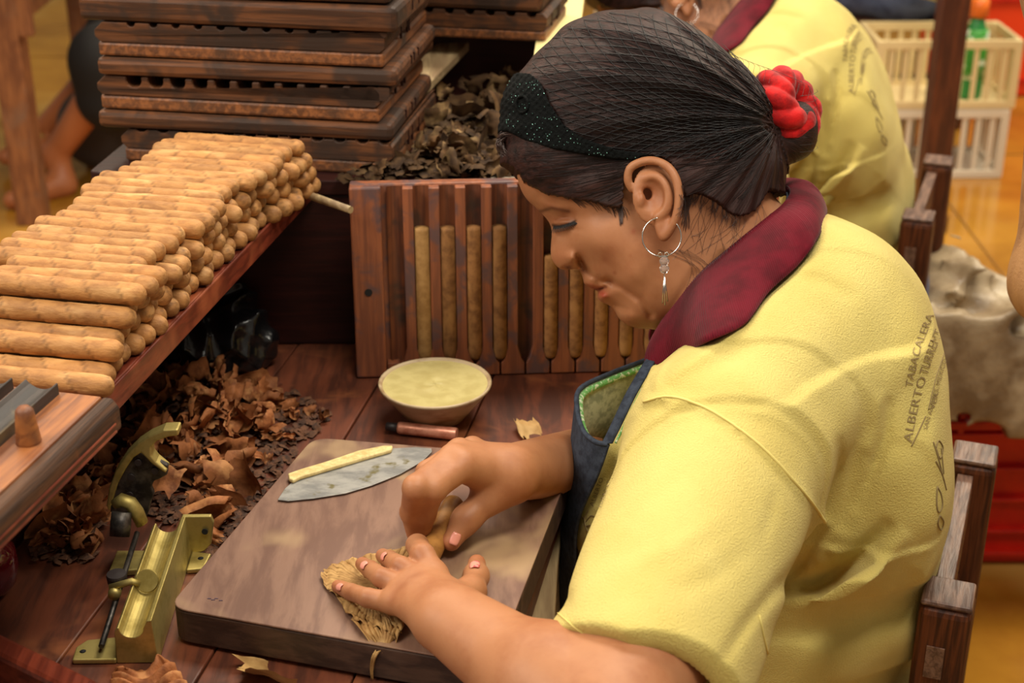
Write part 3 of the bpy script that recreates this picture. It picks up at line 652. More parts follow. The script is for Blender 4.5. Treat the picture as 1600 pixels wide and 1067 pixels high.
# leaves on the raised end shelf
scraps([(560, 275), (640, 262), (700, 235), (790, 262), (800, 285), (560, 287)], 26, .9505, lambda u, v: .010, SMd, 'dry dark leaf scrap lying on the end shelf behind the upright mould', 'dry leaves on the end shelf', 31, .7, 1.3)
scraps([(640, 262), (690, 180), (800, 150), (840, 240), (790, 285)], 44, .9505, lambda u, v: .026, SMd, 'dry dark leaf in the heap on the end shelf left of the worker\'s head', 'dry leaves heaped beside the tall stack', 32, .8, 1.5)
litter('shelf_leaf_crumbs', [(520, 285), (640, 262), (690, 170), (830, 150), (850, 285)], 1300, .9505, lambda u, v: .016, M_scrapd, 'fine leaf litter covering the end shelf', 22, .003, .010)
a, b = G(497, 310, .9535), G(548, 328, .9535); st = MB().tube([a - (b - a) * .6, a, b], [.0042, .0045, .004], 8).build('wooden_stick', M_pale); tag(st, 'light wooden stick lying on the shelf corner between cigars and upright mould', 'stick')
# pale paper slip beside the head
m = MB(); m.prism([G(766, 274, .954), G(800, 268, .954), G(806, 282, .954), G(768, 286, .954)], (0, 0, .002)); tag(m.build('paper_slip', M_whitep), 'small pale slip lying on the end shelf edge beside the forehead', 'paper')
# ================================================================ implicit-surface sculpting
class Grid:
    def __init__(s, lo, hi, h):
        s.lo = np.array(lo, float); s.h = h; s.n = np.ceil((np.array(hi) - s.lo) / h).astype(int) + 1
        ax_ = [(s.lo[i] + h * np.arange(s.n[i])).astype(np.float32) for i in range(3)]; s.ax = ax_
        s.F = np.full(s.n, .03, np.float32)
    def sub(s, lo, hi):
        a = np.clip(np.floor((np.array(lo) - s.lo) / s.h).astype(int), 0, s.n); b = np.clip(np.ceil((np.array(hi) - s.lo) / s.h).astype(int) + 1, 0, s.n)
        if (b <= a).any(): return None
        sl = tuple(slice(a[i], b[i]) for i in range(3))
        X = s.ax[0][sl[0]][:, None, None]; Y = s.ax[1][sl[1]][None, :, None]; Z = s.ax[2][sl[2]][None, None, :]
        return sl, X, Y, Z
    def op(s, lo, hi, fn, k=0, sub=False):
        r = s.sub(np.array(lo) - .031 - k, np.array(hi) + .031 + k)
        if r is None: return
        sl, X, Y, Z = r; d = fn(X, Y, Z).astype(np.float32); A = s.F[sl]
        if sub: 
            d = -d
            if k > 0: hh = np.maximum(k - np.abs(A - d), 0) / k; s.F[sl] = np.maximum(A, d) + hh * hh * k * .25
            else: s.F[sl] = np.maximum(A, d)
        else:
            d = np.minimum(d, .03)
            if k > 0: hh = np.maximum(k - np.abs(A - d), 0) / k; s.F[sl] = np.minimum(A, d) - hh * hh * k * .25
            else: s.F[sl] = np.minimum(A, d)
    def cone(s, a, b, ra, rb, k=.01, flat=None, sub=False):
        a = np.array(a, float); b = np.array(b, float); ba = b - a; L2 = max(float(ba @ ba), 1e-12); R = max(ra, rb)
        def fn(X, Y, Z):
            px, py, pz = X - a[0], Y - a[1], Z - a[2]
            t = np.clip((px * ba[0] + py * ba[1] + pz * ba[2]) / L2, 0, 1)
            dx, dy, dz = px - t * ba[0], py - t * ba[1], pz - t * ba[2]
            if flat is not None:                       # flat = (unit vector, factor>1 squashes along it)
                n, f = flat; q = dx * n[0] + dy * n[1] + dz * n[2]
                d = np.sqrt(dx * dx + dy * dy + dz * dz + q * q * (f * f - 1))
                return d - (ra + (rb - ra) * t)
            return np.sqrt(dx * dx + dy * dy + dz * dz) - (ra + (rb - ra) * t)
        s.op(np.minimum(a, b) - R, np.maximum(a, b) + R, fn, k, sub)
    def chain(s, pts, rad, k=.006, **kw):
        for i in range(len(pts) - 1): s.cone(pts[i], pts[i + 1], rad[i], rad[i + 1], k, **kw)
    def ell(s, c, r, k=.02, M=None, sub=False):        # M rows: local axes
        c = np.array(c, float); r = np.array(r, float); M = np.eye(3) if M is None else np.array(M, float); R = float(r.max())
        def fn(X, Y, Z):
            px, py, pz = X - c[0], Y - c[1], Z - c[2]
            q = [(px * M[i][0] + py * M[i][1] + pz * M[i][2]) for i in range(3)]
            k0 = np.sqrt(sum((q[i] / r[i]) ** 2 for i in range(3))); k1 = np.sqrt(sum((q[i] / r[i] ** 2) ** 2 for i in range(3))) + 1e-6
            return k0 * (k0 - 1) / k1
        s.op(c - R, c + R, fn, k, sub)
    def mesh(s, frame=None):
        F = s.F; F[0] = F[-1] = .01; F[:, 0] = F[:, -1] = .01; F[:, :, 0] = F[:, :, -1] = .01
        Sg = F < 0; nx, ny, nz = F.shape
        c8 = [Sg[i:nx - 1 + i, j:ny - 1 + j, k:nz - 1 + k] for i in (0, 1) for j in (0, 1) for k in (0, 1)]
        anyv = np.logical_or.reduce(c8); allv = np.logical_and.reduce(c8); mix_ = anyv & ~allv
        I, J, K = np.nonzero(mix_); n = len(I); vid = np.full((nx - 1, ny - 1, nz - 1), -1, np.int32); vid[I, J, K] = np.arange(n)
        cv = {(i, j, k): F[I + i, J + j, K + k] for i in (0, 1) for j in (0, 1) for k in (0, 1)}
        acc = np.zeros((n, 3)); cnt = np.zeros(n)
        for a in cv:
            for d in range(3):
                if a[d] == 0:
                    b = list(a); b[d] = 1; b = tuple(b); fa, fb = cv[a], cv[b]; cr = (fa < 0) != (fb < 0)
                    t = np.where(cr, fa / np.where(cr, fa - fb, 1), 0)
                    for e in range(3): acc[:, e] += np.where(cr, a[e] + (t if e == d else 0), 0)
                    cnt += cr
        V = acc / cnt[:, None] + np.stack([I, J, K], 1); V = s.lo + V * s.h
        quads = []
        for d in range(3):
            o1, o2 = (d + 1) % 3, (d + 2) % 3
            sl0 = [slice(1, -1)] * 3; sl1 = [slice(1, -1)] * 3; sl0[d] = slice(0, -1); sl1[d] = slice(1, None)
            A, B = Sg[tuple(sl0)], Sg[tuple(sl1)]; cr = np.argwhere(A != B)
            if not len(cr): continue
            base_ = cr.copy(); base_[:, o1] += 1; base_[:, o2] += 1
            ins = A[tuple(cr.T)]
            def vv(a, b):
                q = base_.copy(); q[:, o1] += a; q[:, o2] += b; return vid[q[:, 0], q[:, 1], q[:, 2]]
            Q = np.stack([vv(-1, -1), vv(0, -1), vv(0, 0), vv(-1, 0)], 1); Q[~ins] = Q[~ins][:, ::-1]; quads.append(Q)
        Q = np.concatenate(quads)
        if frame is not None: V = frame(V)
        return V, Q
def np_mesh(name, parts, attr=None):
    Vs = []; Qs = []; n = 0
    for V, Q in parts: Vs.append(V); Qs.append(Q + n); n += len(V)
    V = np.concatenate(Vs).astype(np.float32); Q = np.concatenate(Qs).astype(np.int32)
    me = bpy.data.meshes.new(name); me.vertices.add(len(V)); me.vertices.foreach_set('co', V.ravel())
    me.loops.add(Q.size); me.loops.foreach_set('vertex_index', Q.ravel()); me.polygons.add(len(Q))
    me.polygons.foreach_set('loop_start', np.arange(0, Q.size, 4, dtype=np.int32)); me.update(calc_edges=True)
    me.polygons.foreach_set('use_smooth', np.ones(len(Q), bool))
    if attr is not None:
        at = me.color_attributes.new('tint', 'FLOAT_COLOR', 'POINT'); at.data.foreach_set('color', np.concatenate([attr, np.ones((len(attr), 1))], 1).astype(np.float32).ravel())
    me.validate(); return me
def bvh(V, Q): return BVHTree.FromPolygons([tuple(v) for v in V], [tuple(q) for q in Q])
def cast(tree, u, v, lift=0.0):
    d = ray(u, v); dn = d.normalized(); hit, nrm, i, dist = tree.ray_cast(Vector((0, 0, CAMZ)), dn)
    if hit is None: return None, None
    if nrm.dot(dn) > 0: nrm = -nrm
    return hit + nrm * lift, nrm
# ================================================================ the worker
T0 = 1.43
RV = np.array([1, 0, 0.]); UV_ = np.array([0, SP, CP]); FV = np.array([0, CP, -SP]); HC = np.array(P(800, 533.5, T0))
def hframe(V): return HC + V[:, :1] * RV + V[:, 1:2] * UV_ - V[:, 2:3] * FV
def L2(u, v, c=0.0): k = (T0 - c) / FPX; return np.array([(u - 800) * k, (533.5 - v) * k, c])
def Hw(u, v, c=0.0): return Vector(hframe(L2(u, v, c)[None])[0])
def spl2(pts, n=140): return np.array([(p.x, p.y) for p in spline([Vector((a, b, 0)) for a, b in pts], n, True)])
def poly_sd(U, V, pts):
    D = np.full(U.shape, 1e9, np.float32); ins = np.zeros(U.shape, bool)
    for i in range(len(pts)):
        a, b = pts[i - 1], pts[i]; e = b - a; L = e @ e + 1e-9
        t = np.clip(((U - a[0]) * e[0] + (V - a[1]) * e[1]) / L, 0, 1); dx = U - a[0] - t * e[0]; dy = V - a[1] - t * e[1]
        D = np.minimum(D, dx * dx + dy * dy)
        if a[1] != b[1]: ins ^= ((a[1] > V) != (b[1] > V)) & (U < (b[0] - a[0]) * (V - a[1]) / (b[1] - a[1]) + a[0])
    D = np.sqrt(D); return np.where(ins, -D, D)
def line_d(U, V, pts):
    D = np.full(U.shape, 1e9, np.float32)
    for i in range(1, len(pts)):
        a, b = np.array(pts[i - 1], float), np.array(pts[i], float); e = b - a; L = e @ e + 1e-9
        t = np.clip(((U - a[0]) * e[0] + (V - a[1]) * e[1]) / L, 0, 1); dx = U - a[0] - t * e[0]; dy = V - a[1] - t * e[1]
        D = np.minimum(D, dx * dx + dy * dy)
    return np.sqrt(D)
FACE = [(806, 262), (809, 280), (815, 298), (824, 312), (835, 322), (845, 332), (855, 343), (861, 354), (862, 366), (861, 380), (860.5, 394), (862.5, 405), (869, 415), (879, 421.5), (892, 421), (902, 420), (908, 427),
        (911, 436), (913, 443), (920, 448.5), (930, 453), (935, 457), (934, 464), (938, 471), (947, 475), (956, 480), (962, 488), (968, 498), (980, 507), (996, 513), (1015, 514), (1032, 520), (1040, 545), (1052, 600)]
NECK = [(1150, 610), (1210, 500), (1250, 400), (1238, 340), (1222, 322), (1204, 300)]
SKULL = [(1196, 262), (1186, 205), (1150, 140), (1090, 85), (1010, 45), (940, 48), (880, 75), (835, 125), (808, 185), (802, 230)]
HEAD = spl2(FACE + NECK + SKULL, 260)
WC = np.array([(862, 402, .024), (880, 412, .030), (868, 365, .024), (893, 400, .040), (868, 345, .040), (845, 325, .052), (820, 290, .055), (850, 250, .062), (900, 300, .066), (885, 350, .056), (930, 370, .066), (915, 415, .052),
               (912, 440, .033), (935, 455, .034), (940, 470, .036), (950, 450, .046), (975, 500, .040), (1000, 480, .056), (970, 440, .060), (960, 400, .066), (1010, 400, .069), (1040, 480, .060), (1020, 300, .073), (950, 200, .076), (1050, 150, .078), (1150, 220, .070),
               (1100, 300, .070), (1100, 380, .060), (1160, 380, .060), (1080, 500, .058), (1150, 500, .064), (1210, 420, .064), (1240, 340, .05), (1270, 170, .05)])
def Wf(U, V):
    num = 0; den = 0
    for u, v, w_ in WC: k = 1 / (((U - u) ** 2 + (V - v) ** 2) / 100 + 1.2) ** 1.7; num = num + k * w_; den = den + k
    return num / den
def gauss(U, V, u, v, su, sv, ang=0):
    c, s = math.cos(math.radians(ang)), math.sin(math.radians(ang)); x = (U - u) * c + (V - v) * s; y = -(U - u) * s + (V - v) * c
    return np.exp(-(x / su) ** 2 - (y / sv) ** 2)
BUMPS = [(927, 385, 30, 22, 20, .0045), (890, 337, 17, 9, 5, -.0055), (868, 327, 26, 6, 25, .0022), (880, 349, 13, 6.5, -5, .0042), (894, 404, 9.5, 9.5, 0, .0075), (908, 410, 4, 12, -25, -.0072), (885, 420, 5, 3, 0, -.004),
         (940, 335, 22, 16, 0, -.0025), (924, 446, 9, 3.5, 25, .0016), (941, 463, 7, 5, 25, .0028), (958, 447, 7, 8, 0, -.002), (985, 432, 26, 20, 20, .0035), (965, 478, 14, 5, 30, -.0018), (985, 496, 14, 10, 20, .0025),
         (1020, 440, 26, 40, 20, -.0015), (876, 367, 8, 5, 20, -.002), (898, 358, 10, 3, 10, -.0012)]
LINES = [([(902, 402), (911, 414), (922, 428), (938, 440), (955, 440)], 4.5, -.0034), ([(914, 446), (924, 451), (934, 453), (947, 448)], 2.2, -.0030), ([(950, 438), (972, 449), (1000, 468), (1016, 492)], 5.5, -.0034),
         ([(866, 353), (880, 352), (892, 348), (899, 345)], 1.8, -.0022), ([(868, 344), (882, 340), (897, 341)], 2.2, -.0012), ([(1032, 515), (1060, 470), (1085, 430)], 9, -.002), ([(1050, 540), (1075, 490), (1105, 440), (1130, 400)], 8, -.0028)]
HS = .0016
def blur(A_, r_, it):
    for _ in range(it):
        for ax_ in (0, 1):
            Pd = np.concatenate([np.repeat(np.take(A_, [0], ax_), r_ + 1, ax_), A_, np.repeat(np.take(A_, [-1], ax_), r_, ax_)], ax_); C_ = np.cumsum(Pd, ax_, dtype=np.float64); n_ = A_.shape[ax_]
            A_ = (np.take(C_, range(2 * r_ + 1, 2 * r_ + 1 + n_), ax_) - np.take(C_, range(0, n_), ax_)) / (2 * r_ + 1)
    return A_.astype(np.float32)
def base_head(g, polyn, R=.050):
    A = g.ax[0][:, None]; B = g.ax[1][None, :]; U = 800 + A * FPX / T0 + 0 * B; V = 533.5 - B * FPX / T0 + 0 * A
    s = poly_sd(U.astype(np.float32), V.astype(np.float32), polyn) * T0 / FPX; Wd = blur(Wf(U, V), 7, 3); s = np.where(s < -.006, blur(s, 3, 2) * np.clip((-s - .006) / .01, 0, 1) + s * (1 - np.clip((-s - .006) / .01, 0, 1)), s)
    C = g.ax[2][None, None, :]
    return np.sqrt(np.maximum(s + R, 0)[:, :, None] ** 2 + (C * (R / Wd)[:, :, None]) ** 2) - R
lo_h = (L2(775, 0)[0], L2(0, 615)[1], -.105); hi_h = (L2(1290, 0)[0], L2(0, 5)[1], .105)
g = Grid(lo_h, hi_h, HS)
g.F = base_head(g, HEAD).astype(np.float32)
A = g.ax[0][:, None, None]; B = g.ax[1][None, :, None]; C = g.ax[2][None, None, :]
near = np.abs(g.F) < .014
I = np.nonzero(near); a_ = g.ax[0][I[0]]; b_ = g.ax[1][I[1]]; c_ = np.abs(g.ax[2][I[2]])
Up = 800 + a_ * FPX / (T0 - c_); Vp = 533.5 - b_ * FPX / (T0 - c_)
dsp = np.zeros_like(a_); side = np.clip(c_ / .010, 0, 1)
for u, v, su, sv, an, h in BUMPS: dsp += h * gauss(Up, Vp, u, v, su, sv, an)
for pts, w_, h in LINES: dsp += h * np.exp(-(line_d(Up, Vp, pts) / w_) ** 2)
g.F[I] -= dsp * side
# ears (both sides)
hx = [(988, 296), (981, 282), (984, 264), (999, 254), (1020, 251), (1041, 259), (1054, 275), (1060, 296), (1060, 320), (1055, 342), (1046, 360), (1037, 370)]
hc = [.074, .077, .080, .083, .086, .090, .093, .094, .093, .090, .086, .083]
hr = [.0028, .0030, .0034, .0036, .0036, .0036, .0036, .0036, .0034, .0034, .0036, .0040]
for sg in (1, -1):
    Le = lambda u, v, c: L2(u, v, c) * np.array([1, 1, sg])
    z_ = np.array([1, 1, sg])
    g.ell(Le(1024, 303, .079), (.0205, .028, .0048), .004, sub=False)
    hp = spline([Vector(Le(u, v, c)) for (u, v), c in zip(hx, hc)], 44); g.chain([np.array(p) for p in hp], [hr[min(11, int(q * 11 / 44))] * .4 + .0034 * .6 for q in range(45)], .0016)
    g.ell(Le(1037, 352, .083), (.0078, .0125, .0042), .004)
    ah = spline([Vector(Le(u, v, c)) for (u, v), c in zip([(1006, 279), (1024, 276), (1038, 288), (1044, 308), (1040, 328), (1026, 340)], [.080, .083, .086, .087, .086, .083])], 30); g.chain([np.array(p) for p in ah], [.0026] * 31, .004)
    g.ell(Le(1018, 306, .087), (.0098, .0135, .0080), .004, sub=True)
    g.ell(Le(1013, 262, .088), (.0105, .0026, .0035), .002, sub=True)
    g.ell(Le(1011, 303, .078), (.0042, .0050, .009), .003, sub=True)
    g.ell(Le(1001, 312, .081), (.0042, .0062, .0045), .003)
    g.ell(Le(999, 262, .080), (.0001, .0001, .0001), .0)
HV, HQ = g.mesh(); GH = g
def height_map(g):          # outermost near-side surface c for every (a, b)
    ins = g.F < 0; n = ins.shape[2]; top = n - 1 - np.argmax(ins[:, :, ::-1], axis=2); any_ = ins.any(axis=2)
    i, j = np.indices(top.shape); t = np.clip(top, 0, n - 2); f0 = g.F[i, j, t]; f1 = g.F[i, j, t + 1]
    c = g.ax[2][t] + g.h * np.where(f1 != f0, -f0 / (f1 - f0), 0); return np.where(any_, c, np.nan)
# tints: lips, moles, cheek flush, lashes line, painted shade in hollows and creases
def tint_head(V):
    c = np.abs(V[:, 2]); U = 800 + V[:, 0] * FPX / (T0 - c); W_ = 533.5 - V[:, 1] * FPX / (T0 - c); T = np.ones((len(V), 3))
    def put(m, col): T[:] = T * (1 - m[:, None]) + m[:, None] * np.array(col)
    put(.8 * gauss(U, W_, 926, 448, 14, 5, 24), (.86, .50, .48)); put(1.0 * gauss(U, W_, 942, 460, 10, 7.5, 25), (.82, .34, .36))
    put(.9 * np.exp(-(line_d(U, W_, [(930, 453), (947, 449)]) / 2.0) ** 2), (.35, .16, .14))
    for u, v, r, k, cc in ((960.5, 426, 3.2, .7, (.62, .38, .34)), (990, 362, 4, .8, (.78, .38, .34)), (950, 395, 14, .35, (.72, .60, .55)), (935, 352, 10, .3, (.8, .66, .58)), (946, 405, 5, .4, (.7, .5, .42)), (918, 338, 14, .25, (.85, .7, .6)), (985, 400, 3, .4, (.75, .5, .42))): put(k * gauss(U, W_, u, v, r, r), cc)
    put(.85 * np.exp(-(line_d(U, W_, [(843, 331), (862, 325), (888, 330)]) / 3.2) ** 2), (.28, .19, .16))       # eyebrow
    put(.5 * gauss(U, W_, 884, 346, 18, 9), (.55, .40, .36)); put(.92 * np.exp(-(line_d(U, W_, [(864, 352), (872, 353.5), (884, 351.5), (899, 345)]) / 2.1) ** 2), (.07, .05, .05)); put(.35 * np.exp(-(line_d(U, W_, [(868, 344), (882, 340), (897, 341)]) / 1.8) ** 2), (.45, .3, .26))  # eye socket and lid crease shade painted in, around the dark lashes
    put(.25 * gauss(U, W_, 875, 402, 16, 16), (1.12, .86, .80)); put(.22 * gauss(U, W_, 1010, 360, 40, 60), (1.08, .95, .90))
    put(.5 * gauss(U, W_, 1013, 300, 14, 20), (.78, .50, .42)); put(.85 * gauss(U, W_, 888, 418, 6, 3.5), (.28, .14, .12)); put(.35 * np.exp(-(line_d(U, W_, [(903, 402), (911, 414), (910, 424)]) / 3) ** 2), (.6, .42, .36)); put(.35 * np.exp(-(line_d(U, W_, [(955, 440), (972, 449), (1000, 468)]) / 3.5) ** 2), (.66, .5, .44))  # shade painted into ear bowl, nostril, nose wing and smile crease
    return T
HT = tint_head(HV); HWv = hframe(HV)
# ---- arms and hands in world space
def Gz(u, v, z): return np.array(G(u, v, z))
S_near = np.array(P(1135, 722, 1.27)); E_near = np.array(P(955, 1140, 1.05))
wz = np.array
g = Grid((-.17, .80, .775), (.30, 1.20, 1.0), .0017)
Wn = Gz(706, 968, .822)
fl_ = (np.array([0, .2, .98]), 1.35)
g.cone(E_near, S_near, .046, .055, .02)
g.cone(Wn, E_near, .0300, .0470, .0, flat=(np.array([0, .1, .99]), 1.15)); g.cone(E_near + (Wn - E_near) * .35, E_near + (Wn - E_near) * .05, .046, .044, .02)
MC = dict(i=Gz(676, 897, .820), m=Gz(650, 901, .822), r=Gz(628, 916, .818), p=Gz(614, 940, .811))
for k, r1 in (('i', .0112), ('m', .0102), ('r', .0098), ('p', .0095)): g.cone(Wn, MC[k], .0225, r1, .012, flat=(np.array([0, .2, .98]), 1.25))
g.cone(MC['i'], MC['p'], .0105, .0092, .008)
def finger(g, pts, rad, k=.0035): g.chain([Gz(*p) if len(p) == 3 else p for p in pts], rad, k)
finger(g, [(676, 897, .820), (660, 868, .826), (652, 852, .813), (650, 855, .798)], [.0110, .0100, .0092, .0076], .003)
finger(g, [(652, 901, .820), (626, 885, .822), (608, 874, .810), (598, 868, .7985)], [.0094, .0083, .0074, .0061], .002)
finger(g, [(628, 916, .816), (597, 903, .818), (579, 890, .807), (566, 881, .7975)], [.0092, .0082, .0073, .0059], .002)
finger(g, [(614, 942, .809), (575, 934, .809), (549, 925, .801), (528, 916, .7962)], [.0090, .0077, .0068, .0054], .002)
finger(g, [(700, 950, .815), (735, 925, .806), (744, 900, .801), (745, 880, .798)], [.0180, .0115, .0094, .0074], .008)
for u, v, z in ((651, 856, .818), (608, 877, .806), (578, 891, .806), (548, 925, .802)): pass
VN, QN = g.mesh()
g = Grid((-.13, 1.02, .775), (.24, 1.62, .99), .0019)
Wf_ = Gz(800, 738, .838); Ef = np.array(P(1012, 704, 1.77))
g.cone(Wf_, Ef, .0250, .044, 0); Wf_ = Wf_ + np.array([-.008, -.004, .0])

MF = dict(i=Gz(722, 728, .862), m=Gz(708, 716, .864), r=Gz(718, 706, .858), p=Gz(738, 702, .848))
for k, r1 in (('i', .0130), ('m', .0125), ('r', .012), ('p', .0115)): g.cone(Wf_, MF[k], .0185, r1, .012)
finger(g, [(722, 728, .862), (676, 763, .858), (663, 802, .826), (659, 836, .800)], [.0122, .0112, .0095, .0074], .005)
finger(g, [(708, 716, .864), (650, 762, .862), (643, 800, .828), (648, 834, .801)], [.0115, .0108, .0094, .0072], .004)
finger(g, [(718, 706, .858), (668, 738, .850), (652, 775, .82), (655, 800, .800)], [.0110, .0098, .0086, .0070], .004)
finger(g, [(738, 702, .848), (698, 722, .838), (686, 750, .812), (684, 768, .798)], [.0100, .0088, .0076, .0064], .004)
finger(g, [(800, 752, .834), (768, 774, .826), (728, 812, .812), (705, 846, .7995)], [.0180, .0138, .0110, .0082], .009)
VF, QF = g.mesh()
def tint_hand(V):
    X, Y, Z = V.T; T = np.ones((len(V), 3))
    for (u, v, z) in [(660, 866, .832), (608, 875, .811), (580, 890, .810), (594, 900, .824), (622, 884, .827), (548, 924, .806), (573, 932, .816), (655, 772, .868), (662, 770, .866), (730, 812, .818), (616, 938, .820), (630, 915, .828), (652, 900, .832)]:
        p = Gz(u, v, z); d = np.sqrt(((V - p) ** 2).sum(1)); m = .55 * np.exp(-(d / .0060) ** 2); T = T * (1 - m[:, None]) + m[:, None] * np.array((.66, .50, .42))
    for (u, v, z) in [(648, 838, .80), (659, 840, .80), (705, 850, .80), (529, 917, .797), (566, 883, .798), (598, 870, .799), (745, 878, .798)]:
        p = Gz(u, v, z); d = np.sqrt(((V - p) ** 2).sum(1)); m = .5 * np.exp(-(d / .010) ** 2); T = T * (1 - m[:, None]) + m[:, None] * np.array((1.12, .78, .72))
    return T
# ---- trunk under the clothes, thighs
OB = np.array([.437, 1.312]); fB = np.array([-.974, .225]); lB = np.array([-.225, -.974])
def Bp(f, l, z): q = OB + fB * f + lB * l; return np.array([q[0], q[1], z])
BM_ = np.array([[fB[0], fB[1], 0], [lB[0], lB[1], 0], [0, 0, 1.]])
g = Grid((-.35, .95, .28), (.52, 1.75, 1.02), .008)
g.ell(Bp(.17, 0, .52), (.14, .17, .12), .03, BM_); g.ell(Bp(.175, 0, .70), (.12, .15, .14), .05, BM_); g.ell(Bp(.18, 0, .86), (.10, .14, .11), .05, BM_)
nk = (Hw(1165, 480, 0)); g.cone(Bp(.18, 0, .88), nk, .07, .052, .03)
g.cone(Bp(.18, .10, .90), S_near, .06, .05, .03); Sf = Bp(.17, -.20, .87); g.cone(Bp(.18, -.10, .90), Sf, .06, .05, .03); g.cone(Sf, Ef, .05, .042, .02)
for s in (1, -1): g.cone(Bp(.20, .09 * s, .50), Bp(.56, .10 * s, .50), .085, .062, .03); g.cone(Bp(.56, .10 * s, .50), Bp(.58, .10 * s, .30), .058, .05, .02)
VT, QT = g.mesh()
g = Grid((-.35, .95, .0), (.30, 1.75, .36), .009)
for s in (1, -1):
    g.cone(Bp(.58, .10 * s, .32), Bp(.55, .10 * s, .07), .05, .032, .02); g.cone(Bp(.53, .10 * s, .035), Bp(.72, .10 * s, .028), .034, .026, .02)
VL, QL = g.mesh()
parts = [(HWv, HQ), (VN, QN), (VF, QF), (VT, QT), (VL, QL)]
tints = np.concatenate([HT, tint_hand(VN), tint_hand(VF), np.ones((len(VT) + len(VL), 3))])
woman = empty('person', (.30, 1.34, 0), 0, 'woman in yellow polo, dark apron and hairnet, in profile rolling a cigar by hand', 'person')
body = link('body', np_mesh('body', parts, tints), M_skin, woman, True)
TN, TF = bvh(VN, QN), bvh(VF, QF); TH = bvh(HWv, HQ)
# nails
M_nail = mat('nail', S(226, 150, 132), .25); M_polish = mat('chipped_pink_polish', S(214, 84, 92), .25, col2=S(226, 150, 132), scale=(140, 140, 140), lo=.45, hi=.55)
def nail(tree, u, v, du, dv, L, Wd, mt):
    h, n = cast(tree, u, v, 0); h2, _ = cast(tree, u + du, v + dv, 0)
    if h is None or h2 is None: return
    d = (h2 - h); d = (d - n * d.dot(n)).normalized(); s = d.cross(n)
    m = MB(); m.grid(lambda a, b: h + d * (L * (a - .5)) + s * (Wd * (b - .5) * (1 - .25 * abs(2 * a - 1) ** 3)) + n * (.0006 + .0012 * (1 - (2 * b - 1) ** 2) - .0004), 6, 6)
    m.build('fingernail', mt, woman, True, solid=.0006)
nail(TF, 711, 842, -3, 7, .0105, .0085, M_nail); nail(TN, 742, 883, 2, -8, .0095, .0085, M_polish)
nail(TN, 600, 869, -6, -4, .008, .0075, M_nail); nail(TN, 569, 883, -6, -4, .008, .0075, M_nail); nail(TN, 531, 917, -7, -2, .007, .0065, M_nail)
# ---- lashes
m = MB()
for i in range(30):
    x = (i % 15) / 14 + .01 * (i > 14); u0, v0 = 866 + 31 * x, 353.5 - 6.5 * x ** 1.4; L_ = 12 - 6 * x
    h = Hw(u0, v0, .0); hh, n = cast(TH, u0, v0, .0006)
    if hh is None: continue
    e = hh + (Hw(u0 + 1 - 5 * (1 - x) + 1.0 * i / 4, v0 + L_, 0) - h) - Vector(FV) * .004
    m.tube([hh, hh * .5 + e * .5 - Vector(FV) * .002, e], [.0006, .0004, .0001], 4, caps=False)
m.build('eyelash', M_lash, woman, True)['kind'] = 'stuff'

# ---- hair
TOPH = [(790, 232), (785, 214), (790, 185), (792, 158), (806, 128), (830, 95), (868, 58), (920, 27), (985, 17), (1040, 27), (1095, 58), (1145, 96), (1180, 132), (1203, 165), (1212, 215), (1212, 262), (1210, 300), (1214, 345)]
TOPH = [(u + (1010 - u) * 13 / math.hypot(1010 - u, 210 - v), v + (210 - v) * 15 / math.hypot(1010 - u, 210 - v)) if v < 240 else (u, v) for u, v in TOPH]
H2 = spl2(TOPH + [(1215, 420), (1100, 560), (1040, 560), (1010, 508), (960, 482), (930, 450), (900, 416), (875, 400), (862, 372), (852, 340), (830, 315), (812, 292), (800, 262)], 220)
HREG = np.array([(700, 100), (800, -80), (1300, -80), (1300, 300), (1206, 292), (1196, 312), (1184, 328), (1168, 338), (1150, 338), (1134, 330), (1118, 316), (1102, 306), (1088, 302), (1078, 306), (1073, 318), (1067, 316), (1063, 300), (1058, 280), (1046, 256), (1018, 244), (992, 250), (978, 268), (975, 296), (974, 332), (966, 328), (948, 321),
                 (915, 313), (880, 306), (850, 297), (826, 283), (812, 270), (806, 255), (798, 250), (786, 246), (760, 240)], float)
g = Grid(lo_h, hi_h, HS); F2 = base_head(g, H2, .055)
A2 = g.ax[0][:, None]; B2 = g.ax[1][None, :]; U2 = (800 + A2 * FPX / T0 + 0 * B2); V2 = 533.5 - B2 * FPX / T0 + 0 * A2
# region measured with the near-side perspective
kk = T0 / (T0 - .070); U3 = 800 + (U2 - 800) * kk; V3 = 533.5 + (V2 - 533.5) * kk
reg = blur(poly_sd(U3, V3, HREG), 3, 2) + 1.2 * np.sin(U3 * .9 + V3 * .6) + .8 * np.sin(U3 * 1.7 - V3 * .5) * T0 / FPX
exc = .0012 + np.clip(-reg * .22, 0, .0085)
ang = np.arctan2(V2 - 205, U2 - 1205); rad = np.hypot(V2 - 205, U2 - 1205)
lump = .0012 * np.sin(ang * 22 + rad * .01) + .0007 * np.sin(ang * 47 + 1 + rad * .02)
F2 = np.maximum(F2 - (exc + lump * np.clip(-reg / .01, 0, 1))[:, :, None], reg[:, :, None])
g.F = F2.astype(np.float32)
bc_ = L2(1232, 205, 0)
g.ell(L2(1228, 205, 0), (.027, .027, .030), .012); g.ell(L2(1250, 198, 0), (.0145, .022, .024), .010); g.ell(L2(1226, 225, .0), (.026, .017, .024), .008)
GHAIR = g; CM_ = height_map(g); Vh, Qh = g.mesh()
